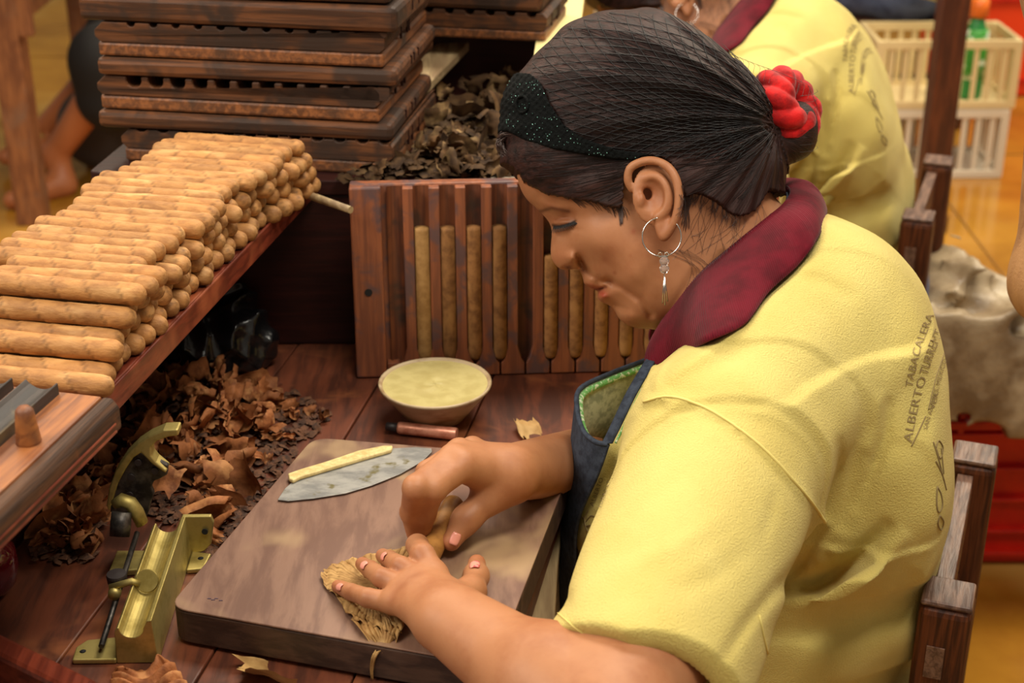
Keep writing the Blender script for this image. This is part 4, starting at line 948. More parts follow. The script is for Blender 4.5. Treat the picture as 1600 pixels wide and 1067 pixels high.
# flow coordinate for the strand texture
def build_flow(V):
    c = V[:, 2]; u = 800 + V[:, 0] * FPX / T0; v = 533.5 - V[:, 1] * FPX / T0; inb = u > 1205
    an = np.arctan2(v - 205, np.where(inb, u - 1150, u - 1215)); rd = np.hypot(v - 205, u - 1205) * .0006
    return np.stack([an, rd, c * 6], 1)
hm = np_mesh('hair', [(hframe(Vh), Qh)])
fa = hm.attributes.new('flow', 'FLOAT_VECTOR', 'POINT'); fa.data.foreach_set('vector', build_flow(Vh).astype(np.float32).ravel())
def hair_nodes(m):
    N = m.node_tree.nodes; L = m.node_tree.links; b = N['Principled BSDF']
    at = N.new('ShaderNodeAttribute'); at.attribute_name = 'flow'; mp = N.new('ShaderNodeMapping'); mp.inputs['Scale'].default_value = (38, 5, 22); L.new(at.outputs['Vector'], mp.inputs[0])
    n = N.new('ShaderNodeTexNoise'); n.inputs['Scale'].default_value = 1; n.inputs['Detail'].default_value = 6; n.inputs['Roughness'].default_value = .7; L.new(mp.outputs[0], n.inputs['Vector'])
    r = N.new('ShaderNodeValToRGB'); r.color_ramp.elements[0].position = .34; r.color_ramp.elements[0].color = S(16, 10, 10); r.color_ramp.elements[1].position = .68; r.color_ramp.elements[1].color = S(64, 37, 32); L.new(n.outputs[0], r.inputs[0])
    L.new(r.outputs[0], b.inputs['Base Color']); bp = N.new('ShaderNodeBump'); bp.inputs['Strength'].default_value = .8; bp.inputs['Distance'].default_value = .002; L.new(n.outputs[0], bp.inputs['Height']); L.new(bp.outputs[0], b.inputs['Normal'])
M_hair = mat('flowing_hair', S(34, 22, 20), .5, spec=.25); hair_nodes(M_hair)
hair = link('hair', hm, M_hair, woman, True)
def cmap(u, v, gm=None, Cm=None):          # iterate: pixel on the near side -> surface c
    Cm = CM_ if Cm is None else Cm; c = .06
    for _ in range(4):
        p = L2(u, v, c); i = int(round((p[0] - GHAIR.lo[0]) / HS)); j = int(round((p[1] - GHAIR.lo[1]) / HS))
        if not (0 <= i < Cm.shape[0] and 0 <= j < Cm.shape[1]) or np.isnan(Cm[i, j]): return None
        c = .5 * c + .5 * Cm[i, j] if _ < 2 else Cm[i, j]
    return float(c)
def on_hair(u, v, lift, mirror=1, Cm=None):
    c = cmap(u, v, None, Cm)
    if c is None: return None
    p = L2(u, v, c + lift); return Vector(hframe((p * np.array([1, 1, mirror]))[None])[0])
# strands combed towards the bun
r = random.Random(3); m = MB(); m2 = MB()
starts = []
for i in range(620):
    a = r.uniform(math.radians(118), math.radians(262)); starts.append((a, r.uniform(330, 430), 1))
def hair_in(u, v): return in_poly(u, v, [tuple(x) for x in HREG])
for i in range(900):
    x = r.random()
    u0, v0 = 800 + r.uniform(0, 360), 20 + r.uniform(0, 310)
    if not hair_in(u0, v0): continue
    tu, tv = 1203 + r.uniform(-6, 8), 200 + (v0 - 160) * .13 + r.uniform(-10, 10)
    if v0 > 235 and u0 < 1040: mid = (.5 * (u0 + 1010), max(v0, 235) - r.uniform(0, 18)); tu, tv = 1080, 240 + r.uniform(-12, 10)
    elif v0 > 255: mid = (.5 * (u0 + tu) + 10, .5 * (v0 + tv) + 15)
    else: mid = (.5 * (u0 + tu), .5 * (v0 + tv) - (25 if v0 < 150 else -12 * ((v0 - 150) / 100)))
    pts = []; n = 14; l_ = r.uniform(.25, 1.0); s0 = 0
    for k in range(n + 1):
        t = l_ * k / n; u = u0 * (1 - t) ** 2 + 2 * t * (1 - t) * mid[0] + tu * t * t; v = v0 * (1 - t) ** 2 + 2 * t * (1 - t) * mid[1] + tv * t * t
        if not hair_in(u, v): break
        p = on_hair(u, v, r.uniform(-.0001, .0004) + .0002)
        if p is None: break
        pts.append(p)
    if len(pts) > 3:
        pts = pts[:1] + [pts[k] * .5 + (pts[k - 1] + pts[k + 1]) * .25 for k in range(1, len(pts) - 1)] + pts[-1:]
        m.tube(pts, [.00012] + [.00028] * (len(pts) - 2) + [.0001], 3, caps=False)
# wisps: nape, temple, hairline, curl at the forehead
def wisp(pts, rad=.00022, jit=0, n=12, tree=None, lift=.0008):
    out = []
    for p in spline([Vector((a + r.uniform(-jit, jit), b + r.uniform(-jit, jit), 0)) for a, b in pts], n):
        h, nr = cast(TH, p.x, p.y, lift)
        out.append(h if h is not None else Hw(p.x, p.y, .02))
    for k in range(1, len(out)):
        if (out[k] - out[k - 1]).length > .03: return
    m2.tube(out, [rad] * (len(out) - 1) + [rad * .3], 3, caps=False)
for i in range(90):          # fine hairs blending the nape and temple edges into the skin
    x = r.random(); e0 = HREG[8 + int(x * 8)]; wisp([(e0[0] + r.uniform(-6, 6), e0[1] - 12), (e0[0] + r.uniform(-8, 6), e0[1] + 4), (e0[0] + r.uniform(-14, 4), e0[1] + r.uniform(10, 26))], .00018, 0, 8)
for i in range(26):
    x = r.random(); u0 = 1085 + 105 * x; wisp([(u0, 315 + r.uniform(-5, 15)), (u0 + r.uniform(-25, 12), 350 + r.uniform(-5, 20)), (u0 + r.uniform(-50, 5), 376 + r.uniform(-10, 40))], .00013)
for i in range(26): x = r.random(); wisp([(1064 + 8 * x, 290), (1070 + 6 * x, 320), (1066 + r.uniform(-3, 12), 350 + r.uniform(-10, 15))], .0002)
for i in range(46): x = r.random(); wisp([(860 + 105 * x, 296 + 22 * x), (885 + 95 * x, 306 + 20 * x), (905 + 80 * x, 310 + 24 * x + r.uniform(0, 14))], .00018)
for i in range(30): x = r.random(); wisp([(972 - 14 * x, 318), (974 - 8 * x, 332), (973 - 4 * x, 340 + 14 * r.random())], .0002)
for i in range(10): wisp([(1020 + r.uniform(0, 60), 390), (1080 + r.uniform(0, 30), 420), (1070 + r.uniform(-40, 60), 470)], .00014)
for i in range(70):          # curl of baby hair at the forehead
    a0 = r.uniform(0, 1); s = 1 if r.random() < .7 else -1; u0, v0 = 800 + r.uniform(-6, 14), 200 + r.uniform(0, 12)
    pts = [Hw(u0, v0, r.uniform(.0, .035)), Hw(784 + r.uniform(-7, 6), 212 + r.uniform(-6, 8), r.uniform(0, .03)), Hw(780 + r.uniform(-5, 8), 228 + r.uniform(-4, 8), r.uniform(0, .03)), Hw(790 + r.uniform(-6, 12), 244 + r.uniform(-8, 10), r.uniform(0, .03)), Hw(806 + r.uniform(-4, 14), 256 + r.uniform(-8, 8), r.uniform(.01, .03))]
    m2.tube(spline(pts, 10), [.00028] * 10 + [.0001], 3, caps=False)
M_wisp = mat('wisp_hair', S(70, 50, 44), .3, spec=.8)
hs_ = m.build('hair_strands', M_strand, hair, True); hs_['kind'] = 'stuff'
hs_ = m2.build('loose_wisps', M_wisp, hair, True); hs_['kind'] = 'stuff'
# headband
BAND = np.array([(829, 108), (846, 128), (858, 160), (880, 196), (912, 219), (960, 236), (1008, 243), (1035, 250), (1010, 254), (955, 250), (905, 241), (862, 232), (822, 216), (794, 197), (770, 190), (770, 130), (800, 95)], float)
g = Grid(lo_h, hi_h, HS); bs = poly_sd(U3, V3, BAND) * T0 / FPX
F3 = base_head(g, H2, .055) - (exc + .0034 + .0009 * np.sin(U2 * .55) * np.sin(V2 * .55))[:, :, None]; g.F = np.maximum(F3, bs[:, :, None]).astype(np.float32); CB = height_map(g)
vb, qb = g.mesh(); band = link('headband', np_mesh('headband', [(hframe(vb), qb)]), M_band, woman, True)
m = MB(); r = random.Random(9)
for i in range(420):
    u, v = r.uniform(790, 1015), r.uniform(125, 255)
    if not in_poly(u, v, [tuple(x) for x in BAND]): continue
    p = on_hair(u, v, .0003, 1, CB)
    if p is None: continue
    s = r.uniform(.00035, .0007); M = Matrix.Rotation(r.uniform(0, 3), 3, 'X') @ Matrix.Rotation(r.uniform(0, 3), 3, 'Y'); m.add([p + M @ Vector(q) * s for q in ((1, 0, 0), (0, 1, 0), (-1, 0, 0), (0, -1, 0), (0, 0, .6), (0, 0, -.6))], [(0, 1, 4), (1, 2, 4), (2, 3, 4), (3, 0, 4), (1, 0, 5), (2, 1, 5), (3, 2, 5), (0, 3, 5)])
m.build('glitter_fleck', M_glit, band, True)['kind'] = 'stuff'
m = MB()
pth = [on_hair(816 + 9 * math.cos(a), 163 + 13 * math.sin(a), .001, 1, CB) for a in [k * 6.283 / 20 for k in range(20)]]
pth = [p for p in pth if p is not None]
if len(pth) > 10: m.tube(pth, .0014, 6, closed=True); m.build('crochet_loop', M_band, band, True)
# hair net
m = MB()
def netline(f, n=70, mirrors=(1, -1)):
    for mr in mirrors:
        seg = []
        for k in range(n + 1):
            u, v = f(k / n); ok = in_poly(u, v, NETR); p = on_hair(u, v, .0016, mr) if ok else None
            if p is None:
                if len(seg) > 2: m.tube(seg, .00042, 3, caps=False)
                seg = []
            else: seg.append(p)
        if len(seg) > 2: m.tube(seg, .00042, 3, caps=False)
NETR = [(835, 85), (870, 50), (920, 25), (985, 15), (1040, 25), (1100, 58), (1150, 95), (1190, 130), (1215, 165), (1205, 240), (1150, 250), (1040, 248), (960, 236), (912, 219), (880, 196), (858, 160), (846, 128), (826, 106)]
cx_, cy_ = 1215, 190
for i in range(40):         # two families of crossing curves that gather at the bun
    a0 = math.radians(95 + i * 4.1)
    netline(lambda t, a0=a0: (cx_ + (430 * (1 - t) + 25 * t) * math.cos(a0 + .75 * t) , cy_ - (260 * (1 - t) + 20 * t) * math.sin(a0 + .75 * t)))
    netline(lambda t, a0=a0: (cx_ + (430 * (1 - t) + 25 * t) * math.cos(a0 - .75 * t + .25), cy_ - (260 * (1 - t) + 20 * t) * math.sin(a0 - .75 * t + .25)))
# stretched part between crown and scrunchie
tA = [Hw(1120 + 12 * i, 74 + 8.5 * i, 0) for i in range(8)]
for c0 in np.linspace(-.03, .03, 9):
    m.tube([Hw(1120, 76, c0 * .5), Hw(1175, 98, c0), Hw(1225, 116, c0 * .9), Hw(1262, 132, c0 * .8), Hw(1277, 165, c0), Hw(1276, 205, c0), Hw(1262, 236, c0 * .8)], .0002, 3, caps=False)
for i in range(16):
    x = i / 15; u = 1130 + 130 * x; v = 80 + 52 * x
    m.tube([Hw(u, v, -.03), Hw(u + 1, v - .5, 0), Hw(u + 6, v + 5, .022), Hw(u + 2, v + 22, .034)], .0002, 3, caps=False)
for i in range(9):
    v = 140 + i * 11; m.tube([Hw(1276, v, -.02), Hw(1278, v + 3, 0), Hw(1270, v + 8, .02), Hw(1250, v + 10, .034)], .0002, 3, caps=False)
net = m.build('hair_net', M_net, woman, True); net['kind'] = 'stuff'
# scrunchie: twisted loops of red velvet
g = Grid(L2(1178, 224, 0)[:2].tolist() + [-.045], L2(1288, 100, 0)[:2].tolist() + [.045], .0012)
cc = L2(1228, 167, .006); N_ = 60
axn = np.array([.62, .30, .55]); axn /= np.linalg.norm(axn); e1 = np.cross(axn, [0, 0, 1.]); e1 /= np.linalg.norm(e1); e2 = np.cross(axn, e1)
for k in range(N_):
    a0, a1 = 2 * math.pi * k / N_, 2 * math.pi * (k + 1) / N_
    for ph in (0, math.pi * .66, math.pi * 1.33):
        def pt_(a): tw = 3 * a + ph; rr_ = .0215 + .0085 * math.cos(tw); return cc + e1 * rr_ * math.cos(a) + e2 * rr_ * math.sin(a) + axn * .0120 * math.sin(tw)
        g.cone(pt_(a0), pt_(a1), .0094 + .0010 * math.sin(9 * a0 + ph), .0094 + .0010 * math.sin(9 * a1 + ph), .0012)
vs_, qs_ = g.mesh(); link('scrunchie', np_mesh('scrunchie', [(hframe(vs_), qs_)]), M_scrunch, woman, True)
# ---- earring
er = bpy.data.objects.new('earring', None); COL.objects.link(er); er.parent = woman; er.matrix_parent_inverse = parent_mat(woman).inverted(); er.location = Hw(1036, 370, .088)
def eb(mb, name, mt): o = mb.build(name, mt, er); 
def el(p): return p - er.location
cE = (1034, 370)
ring = [Hw(cE[0] + 30.5 * math.cos(a), cE[1] - 30.5 * math.sin(a), .088 + .004 * math.cos(a)) for a in [math.radians(100 + k * 320 / 40) for k in range(41)]]
eb(MB().tube([el(p) for p in ring], .00062, 8), 'hoop', M_silver)
for u in (1031.5, 1041.5): 
    c0 = Hw(u, 398, .0885); eb(MB().tube([el(c0 + Vector((.0018 * math.cos(a), 0, .0022 * math.sin(a)))) for a in [k * .6283 for k in range(10)]], .0005, 6, closed=True), 'link', M_silver)
for v in (408.5, 420): c0 = Hw(1038, v, .0885); eb(MB().lathe([(.0001, -.0040), (.0028, -.0034), (.0044, -.0008), (.0044, .0008), (.0028, .0034), (.0001, .0040)], el(c0), 9, smooth=False), 'bead', M_bead)
for du, L_ in ((-3, 474), (1, 477), (5, 471)): eb(MB().tube([el(Hw(1038, 428, .0885)), el(Hw(1038 + du, L_, .086))], [.0004, .0007], 6), 'drop_bar', M_silver)
# ================================================================ clothes
HSH = .0036
g = Grid((-.02, .86, .42), (.50, 1.66, 1.05), HSH)
g.ell(Bp(.175, 0, .50), (.180, .215, .15), .03, BM_)
g.ell(Bp(.180, 0, .655), (.182, .205, .14), .05, BM_)
g.ell(Bp(.185, 0, .80), (.178, .195, .15), .05, BM_)
for s in (1, -1): g.ell(Bp(.305, .085 * s, .765), (.085, .09, .085), .04, BM_)
g.ell(Bp(.135, 0, .885), (.115, .185, .125), .05, BM_)
g.ell(Bp(.09, .06, .80), (.095, .14, .13), .04, BM_)
g.cone(Bp(.19, 0, .88), np.array(Hw(1190, 470, 0)), .100, .066, .04)
g.cone(Bp(.155, .05, .925), S_near + np.array([.0, .02, .0]), .080, .076, .04)
g.cone(Bp(.155, -.05, .925), Sf, .080, .074, .04); g.cone(Sf, Sf * .4 + Ef * .6, .074, .060, .02)
Cc = np.array(P(986, 1106, 1.09)); nA = (Cc - S_near) / np.linalg.norm(Cc - S_near)
nC = np.array(P(855, 990, 1.12)) - np.array(P(1110, 1150, 1.09)); nC /= np.linalg.norm(nC)      # direction across the cuff
nP = nA - nC * (nA @ nC); nP /= np.linalg.norm(nP)
def sleeve(X, Y, Z, a=S_near, b=Cc + nA * .06, ra=.080, rb=.078):
    ba = b - a; L2_ = ba @ ba; px, py, pz = X - a[0], Y - a[1], Z - a[2]; t = np.clip((px * ba[0] + py * ba[1] + pz * ba[2]) / L2_, 0, 1)
    d = np.sqrt((px - t * ba[0]) ** 2 + (py - t * ba[1]) ** 2 + (pz - t * ba[2]) ** 2) - (ra + (rb - ra) * t)
    pl = (X - Cc[0]) * nP[0] + (Y - Cc[1]) * nP[1] + (Z - Cc[2]) * nP[2]
    return np.maximum(d, pl)
g.op(np.minimum(S_near, Cc) - .1, np.maximum(S_near, Cc) + .1, sleeve, .016)
g.cone(Cc - nA * .03, Cc + nA * .07, .060, .0705, .0, sub=True)
# folds, written as lines over the visible surface
FOLD = [([(1008, 626), (1040, 619), (1080, 627), (1130, 652), (1190, 697), (1240, 750), (1270, 788), (1292, 820)], 5, .0022), ([(1020, 640), (1080, 642), (1130, 668), (1190, 715), (1238, 766), (1262, 800)], 9, -.0022),
        ([(1209, 922), (1275, 914), (1341, 868), (1392, 812)], 13, -.0065), ([(1230, 945), (1300, 935), (1370, 890), (1420, 830)], 15, .0035),
        ([(1310, 830), (1322, 790), (1338, 740), (1352, 700)], 16, -.0035), ([(1180, 990), (1290, 985), (1390, 950), (1440, 900)], 26, -.0050),
        ([(1290, 820), (1262, 868), (1215, 915), (1165, 975), (1118, 1050)], 10, -.0060),
        ([(1100, 720), (1000, 790), (950, 850)], 14, -.0018), ([(1180, 850), (1120, 900), (1040, 930)], 16, -.0020),
        ([(1140, 800), (1060, 850), (960, 900)], 12, .0018), ([(990, 650), (965, 700), (950, 760)], 7, -.0035), ([(975, 640), (945, 690), (925, 740)], 6, .0020), ([(1335, 800), (1362, 740), (1385, 680), (1392, 620)], 9, -.0036), ([(1310, 800), (1345, 735), (1368, 670), (1378, 610)], 9, .0024), ([(1290, 800), (1308, 740), (1312, 680)], 8, -.0024), ([(1215, 760), (1205, 800), (1190, 850)], 9, -.0018), ([(1170, 500), (1120, 540), (1060, 580), (1020, 610)], 10, .0028), ([(1185, 530), (1140, 565), (1090, 590)], 10, -.002),
        ([(1240, 430), (1290, 440), (1340, 470)], 9, -.0018), ([(868, 958), (885, 945), (890, 920)], 7, -.003)]
SIL = spl2([(1012, 575), (985, 640), (950, 700), (925, 760), (903, 815), (890, 880), (880, 930), (855, 965), (840, 1000), (900, 1080), (1000, 1190), (1200, 1230), (1420, 1230), (1438, 1100), (1446, 1020), (1458, 930), (1474, 850), (1484, 800), (1485, 740), (1481, 690), (1478, 640), (1474, 580), (1462, 520), (1440, 455), (1408, 408), (1365, 372), (1318, 350), (1275, 338), (1225, 345), (1160, 400), (1080, 480), (1035, 540)], 200)
near = np.abs(g.F) < .029; I = np.nonzero(g.F < .029); X_, Y_, Z_ = g.ax[0][I[0]].astype(float), g.ax[1][I[1]].astype(float), g.ax[2][I[2]].astype(float)
Uf, Vf, Tf = proj(X_, Y_, Z_); sil = poly_sd(Uf.astype(np.float32), Vf.astype(np.float32), SIL) * Tf / FPX; a__ = g.F[I]; k_ = .018; sil = sil - .0035
hh = np.maximum(k_ - np.abs(a__ - sil), 0) / k_; g.F[I] = np.maximum(a__, sil) + hh * hh * k_ * .25
near = np.abs(g.F) < .02; I = np.nonzero(near); X_, Y_, Z_ = g.ax[0][I[0]].astype(float), g.ax[1][I[1]].astype(float), g.ax[2][I[2]].astype(float)
Uf, Vf, Tf = proj(X_, Y_, Z_); facing = (Y_ < 1.42)
ds = np.zeros_like(Uf)
def line_fade(U, V, pts):
    p = np.array(pts, float); seg = np.hypot(*np.diff(p, axis=0).T); cum = np.concatenate([[0], np.cumsum(seg)]); D = np.full(U.shape, 1e9); Tt = np.zeros(U.shape)
    for i in range(len(seg)):
        e = p[i + 1] - p[i]; t = np.clip(((U - p[i][0]) * e[0] + (V - p[i][1]) * e[1]) / (e @ e), 0, 1); d = (U - p[i][0] - t * e[0]) ** 2 + (V - p[i][1] - t * e[1]) ** 2
        m_ = d < D; D = np.where(m_, d, D); Tt = np.where(m_, (cum[i] + t * seg[i]) / cum[-1], Tt)
    return np.sqrt(D), Tt
for pts, w_, h in FOLD:
    D_, t_ = line_fade(Uf, Vf, pts); ds += (1.0 if w_ < 6 else .75) * h * np.exp(-(D_ / w_) ** 2) * (np.clip(np.sin(np.pi * t_), 0, 1) ** .6 if w_ >= 6 else 1)
ds += .0004 * np.sin(X_ * 61 + Z_ * 47 + 2 * np.sin(Y_ * 21)) + .0003 * np.sin(Z_ * 90 - X_ * 40)
g.F[I] -= (ds * np.where(facing, 1, .3)).astype(np.float32)
CPOLY = np.array([(p[0], p[1]) for p in [(1026, 516), (1058, 466), (1095, 424), (1132, 392), (1168, 363), (1200, 338), (1222, 320), (1262, 300), (1288, 335), (1282, 375), (1250, 420), (1205, 462), (1163, 505), (1105, 536), (1062, 558), (1024, 578)]], float)
I = np.nonzero(g.F < .029); X_, Y_, Z_ = g.ax[0][I[0]].astype(float), g.ax[1][I[1]].astype(float), g.ax[2][I[2]].astype(float); Uf, Vf, Tf = proj(X_, Y_, Z_)
cs = poly_sd(Uf.astype(np.float32), Vf.astype(np.float32), CPOLY) * Tf / FPX; g.F[I] += np.where(Y_ < 1.40, np.clip(-cs * .7 + .002, 0, .016), 0)
Vs_, Qs_ = g.mesh(); shm = np_mesh('shirt', [(Vs_, Qs_)], np.ones((len(Vs_), 3)))
shirt = link('polo_shirt', shm, M_shirt, woman, True); TS = bvh(Vs_, Qs_)
def surf_tube(pts, rad, name, mt, n=60, lift=.0004, par=None):
    out = []
    for p in spline([Vector((a, b, 0)) for a, b in pts], n):
        h, _ = cast(TS, p.x, p.y, lift)
        if h is not None and (not out or (h - out[-1]).length < .03): out.append(h)
    if len(out) > 3: MB().tube(out, rad, 5).build(name, mt, par or shirt, True)
surf_tube([(1006, 628), (1040, 620), (1080, 628), (1130, 653), (1190, 698), (1240, 751), (1272, 790), (1290, 816)], .0011, 'shoulder_seam', M_seam)
surf_tube([(1186, 962), (1194, 1000), (1204, 1040), (1210, 1064)], .0008, 'side_seam', M_seam, 20)
surf_tube([(872, 958), (905, 985), (950, 1012), (1000, 1040), (1050, 1060)], .0005, 'hem_stitch', M_seam, 60)
# printing on the shirt, laid on the cloth
def flat_text(s, size, font_w=1.0):
    cu = bpy.data.curves.new('txt', 'FONT'); cu.body = s; cu.size = size; cu.space_character = 1.05; cu.align_x = 'LEFT'; cu.resolution_u = 3
    o = bpy.data.objects.new('txt', cu); COL.objects.link(o); bpy.context.view_layer.update(); me = bpy.data.meshes.new_from_object(o.evaluated_get(bpy.context.evaluated_depsgraph_get())); bpy.data.objects.remove(o); bpy.data.curves.remove(cu)
    return me
def print_text(s, base, up_px, width_px, name, par, tree=None, arc=0, mt=None, thin=1.0):
    """base: (u0,v0)->(u1,v1) pixel line the lettering runs along"""
    me = flat_text(s, 1.0); co = np.array([v.co[:] for v in me.vertices]); w_ = co[:, 0].max(); (u0, v0), (u1, v1) = base
    d = np.array([u1 - u0, v1 - v0], float); L_ = np.linalg.norm(d); d /= L_; n = np.array([d[1], -d[0]])
    bm = bmesh.new(); bm.from_mesh(me); bmesh.ops.triangulate(bm, faces=bm.faces[:]); bmesh.ops.subdivide_edges(bm, edges=[e for e in bm.edges if e.calc_length() > .35], cuts=1); bad = []
    for v in bm.verts:
        x = v.co.x / w_; q = np.array([u0, v0]) + d * L_ * x + n * (v.co.y * up_px + arc * 4 * x * (1 - x)); h, _ = cast(tree or TS, q[0], q[1], .0009)
        if h is None: bad.append(v)
        else: v.co = h
    bmesh.ops.delete(bm, geom=bad, context='VERTS'); me2 = bpy.data.meshes.new(name)
    lng = [f for f in bm.faces if any(e.calc_length() > .03 for e in f.edges)]; bmesh.ops.delete(bm, geom=lng, context='FACES')
    bm.to_mesh(me2); bm.free(); return link(name, me2, mt or M_print, par, True)
print_text('TABACALERA', ((1425, 606), (1459, 492)), 17, 0, 'back_lettering', shirt, arc=4)
print_text('ALBERTO', ((1424, 692), (1447, 590)), 19, 0, 'back_lettering', shirt, arc=2)
print_text('TURRENT', ((1448, 586), (1472, 518)), 19, 0, 'back_lettering', shirt, arc=1)
print_text('SAN ANDRES, MEXICO', ((1448, 672), (1478, 562)), 9, 0, 'back_lettering', shirt)
print_text('VER.', ((1459, 640), (1466, 612)), 10, 0, 'back_lettering', shirt)
surf_tube([(1424, 697), (1436, 672), (1446, 650)], .0006, 'print_line', M_print, 14); surf_tube([(1450, 640), (1462, 590), (1476, 548)], .0005, 'print_line', M_print, 24)
for pts in ([(1462, 700), (1468, 716), (1473, 700), (1466, 688), (1462, 700)], [(1458, 690), (1468, 725), (1474, 750)], [(1462, 720), (1472, 742), (1478, 765)], [(1470, 700), (1474, 740)], [(1464, 760), (1470, 772), (1472, 790), (1466, 800), (1463, 785), (1464, 760)], [(1468, 805), (1474, 815), (1470, 828), (1465, 818), (1468, 805)]):
    surf_tube(pts, .0007, 'print_emblem', M_print, 18)
# chest print (small tree emblem and two words)
print_text('ALBERTO', ((928, 792), (944, 748)), 9, 0, 'chest_lettering', shirt); print_text('TURRENT', ((940, 796), (955, 752)), 8, 0, 'chest_lettering', shirt)
for pts in ([(918, 830), (914, 812), (920, 798)], [(916, 815), (924, 806), (930, 808)], [(914, 812), (908, 806), (906, 800)], [(917, 822), (926, 820)], [(910, 850), (916, 856), (922, 850), (918, 842), (910, 850)]): surf_tube(pts, .0006, 'chest_emblem', M_print, 14)
# ---- collar and neck band
CI = [(1026, 516, 1.405), (1058, 466, 1.388), (1095, 424, 1.375), (1132, 392, 1.368), (1168, 363, 1.368), (1200, 338, 1.375), (1222, 320, 1.39), (1233, 303, 1.415), (1226, 292, 1.45), (1190, 300, 1.49), (1110, 370, 1.50), (1040, 480, 1.46)]
CO = [(1020, 582, 1.385), (1062, 562, 1.352), (1105, 541, 1.33), (1163, 512, 1.305), (1205, 462, 1.308), (1250, 420, 1.325), (1282, 375, 1.355), (1289, 335, 1.405), (1266, 302, 1.465), (1200, 305, 1.53), (1090, 400, 1.55), (1020, 540, 1.50)]
ci = spline([P(*p) for p in CI], 420); COp = []
for k, p in enumerate(CO):
    h_, _ = cast(TS, p[0], p[1], .004) if k < 8 else (None, None)
    COp.append(h_ if h_ is not None and (h_ - P(*p)).length < .09 else P(*p))
co_ = spline(COp, 420)
def colf(a, b):
    i = a * 420; k = int(min(i, 419)); f = i - k; A_ = ci[k] * (1 - f) + ci[k + 1] * f; B_ = co_[k] * (1 - f) + co_[k + 1] * f
    cen = Vector(Hw(1165, 440, 0)); out = (A_ * .5 + B_ * .5 - cen).normalized(); b2 = b * 1.25 - .25
    if b2 < 0: p = A_ + (cen - A_) * .06 * (-b2 * 4) * .5 + (B_ - A_) * (-b2) * .8 + (cen - A_).normalized() * .004
    else: p = A_ * (1 - b2) + B_ * b2 + out * (.011 * math.sin(min(1, b2 * 1.0) * math.pi) ** .8)
    rib = .00055 * math.sin(i * 6.2832 / 2.2)
    if .93 < b2: rib = .0012
    return p + out * rib
m = MB(); m.grid(lambda a, b: colf(a, b), 1260, 14); m.build('collar', M_collar, woman, True, solid=.0022)
m = MB()
def strap(a, b):
    k = int(30 + a * 260); A_ = ci[k]; cen = Vector(Hw(1150, 430, 0)); inn = (cen - A_).normalized(); up = (ci[k] - co_[k]).normalized()
    return A_ + inn * (.0035 + .001 * b) + up * (.0105 * math.sin(min(1, a * 1.3 + .05) * 3.14) * b) - up * .008 * (1 - b)
m.grid(strap, 120, 5); m.build('neck_strap', M_denim, woman, True, solid=.0015)
# collar tips / placket: small yellow placket behind the collar point
m = MB(); q_ = [(1026, 515, 1.425), (1021, 560, 1.41), (1004, 596, 1.40), (1000, 602, 1.395)]; w2 = [(1040, 515, 1.43), (1036, 570, 1.40), (1030, 590, 1.38), (1012, 606, 1.385)]
a1_, b1_ = spline([P(*p) for p in q_], 16), spline([P(*p) for p in w2], 16); m.grid(lambda a, b: a1_[int(a * 16)] * (1 - b) + b1_[int(a * 16)] * b + Vector((-.003 * math.sin(b * 3.14), 0, 0)), 16, 6); m.build('placket', M_seam, woman, True, solid=.003)
# ---- apron
T_ = [(950, 694, 1.352), (930, 690, 1.356), (911, 672, 1.375), (902, 640, 1.41), (906, 608, 1.445), (950, 585, 1.475), (1016, 560, 1.49)]
M1 = [(934, 740, 1.365), (920, 735, 1.372), (902, 722, 1.39), (893, 705, 1.43), (897, 690, 1.46), (925, 680, 1.49), (980, 670, 1.53)]
M2 = [(902, 818, 1.405), (896, 812, 1.415), (888, 800, 1.44), (883, 785, 1.48), (886, 775, 1.53), (905, 760, 1.60), (950, 750, 1.67)]
M3 = [(897, 905, 1.46), (888, 905, 1.47), (877, 895, 1.49), (871, 880, 1.53), (874, 870, 1.58), (892, 860, 1.65), (930, 850, 1.72)]
M4 = [(892, 1010, 1.56), (880, 1010, 1.57), (869, 1000, 1.59), (862, 985, 1.63), (864, 975, 1.68), (880, 960, 1.74), (915, 955, 1.80)]
M5 = [(905, 1110, 1.66), (890, 1110, 1.67), (872, 1100, 1.69), (862, 1085, 1.73), (864, 1075, 1.78), (880, 1060, 1.84), (915, 1055, 1.90)]
rows = [spline([P(*p) for p in R_], 48) for R_ in (T_, M1, M2, M3, M4, M5)]
cols = [spline([R_[i] for R_ in rows], 60) for i in range(49)]
apron = empty('apron', (0, 0, 0)); apron.parent = woman; apron.matrix_parent_inverse = parent_mat(woman).inverted()
def apo(mb, name, mt, **k): return mb.build(name, mt, apron, False, **k)
def apf(sh):
    def f(a, b):
        i = int(round(a * 48)); j = int(round(b * 60)); p = cols[i][j]; q1 = cols[min(i + 1, 48)][j] - cols[max(i - 1, 0)][j]; q2 = cols[i][min(j + 1, 60)] - cols[i][max(j - 1, 0)]
        n = q1.cross(q2).normalized(); return p + n * sh
    return f
n_test = (apf(.01)(.5, .3) - apf(0)(.5, .3)); sgn = 1 if n_test.x < 0 else -1
apo(MB().grid(apf(.0008 * sgn), 48, 60), 'denim_face', M_denim, solid=.0014)
apo(MB().grid(apf(-.0010 * sgn), 48, 60), 'lining', M_lining, solid=.0010)
hem = [apf(0)(i / 48, 0) for i in range(49)]; apo(MB().tube(hem, .0024, 8), 'top_hem', M_denim)
hem2 = [p + Vector((0, 0, -.005)) - (apf(.0032 * sgn)(i / 48, 0) - p) for i, p in enumerate(hem)]; apo(MB().tube(hem2[6:], .0030, 8), 'green_binding', M_trim)
apo(MB().tube([apf(0)(0, j / 60) for j in range(61)], .0018, 8), 'side_hem', M_denim)
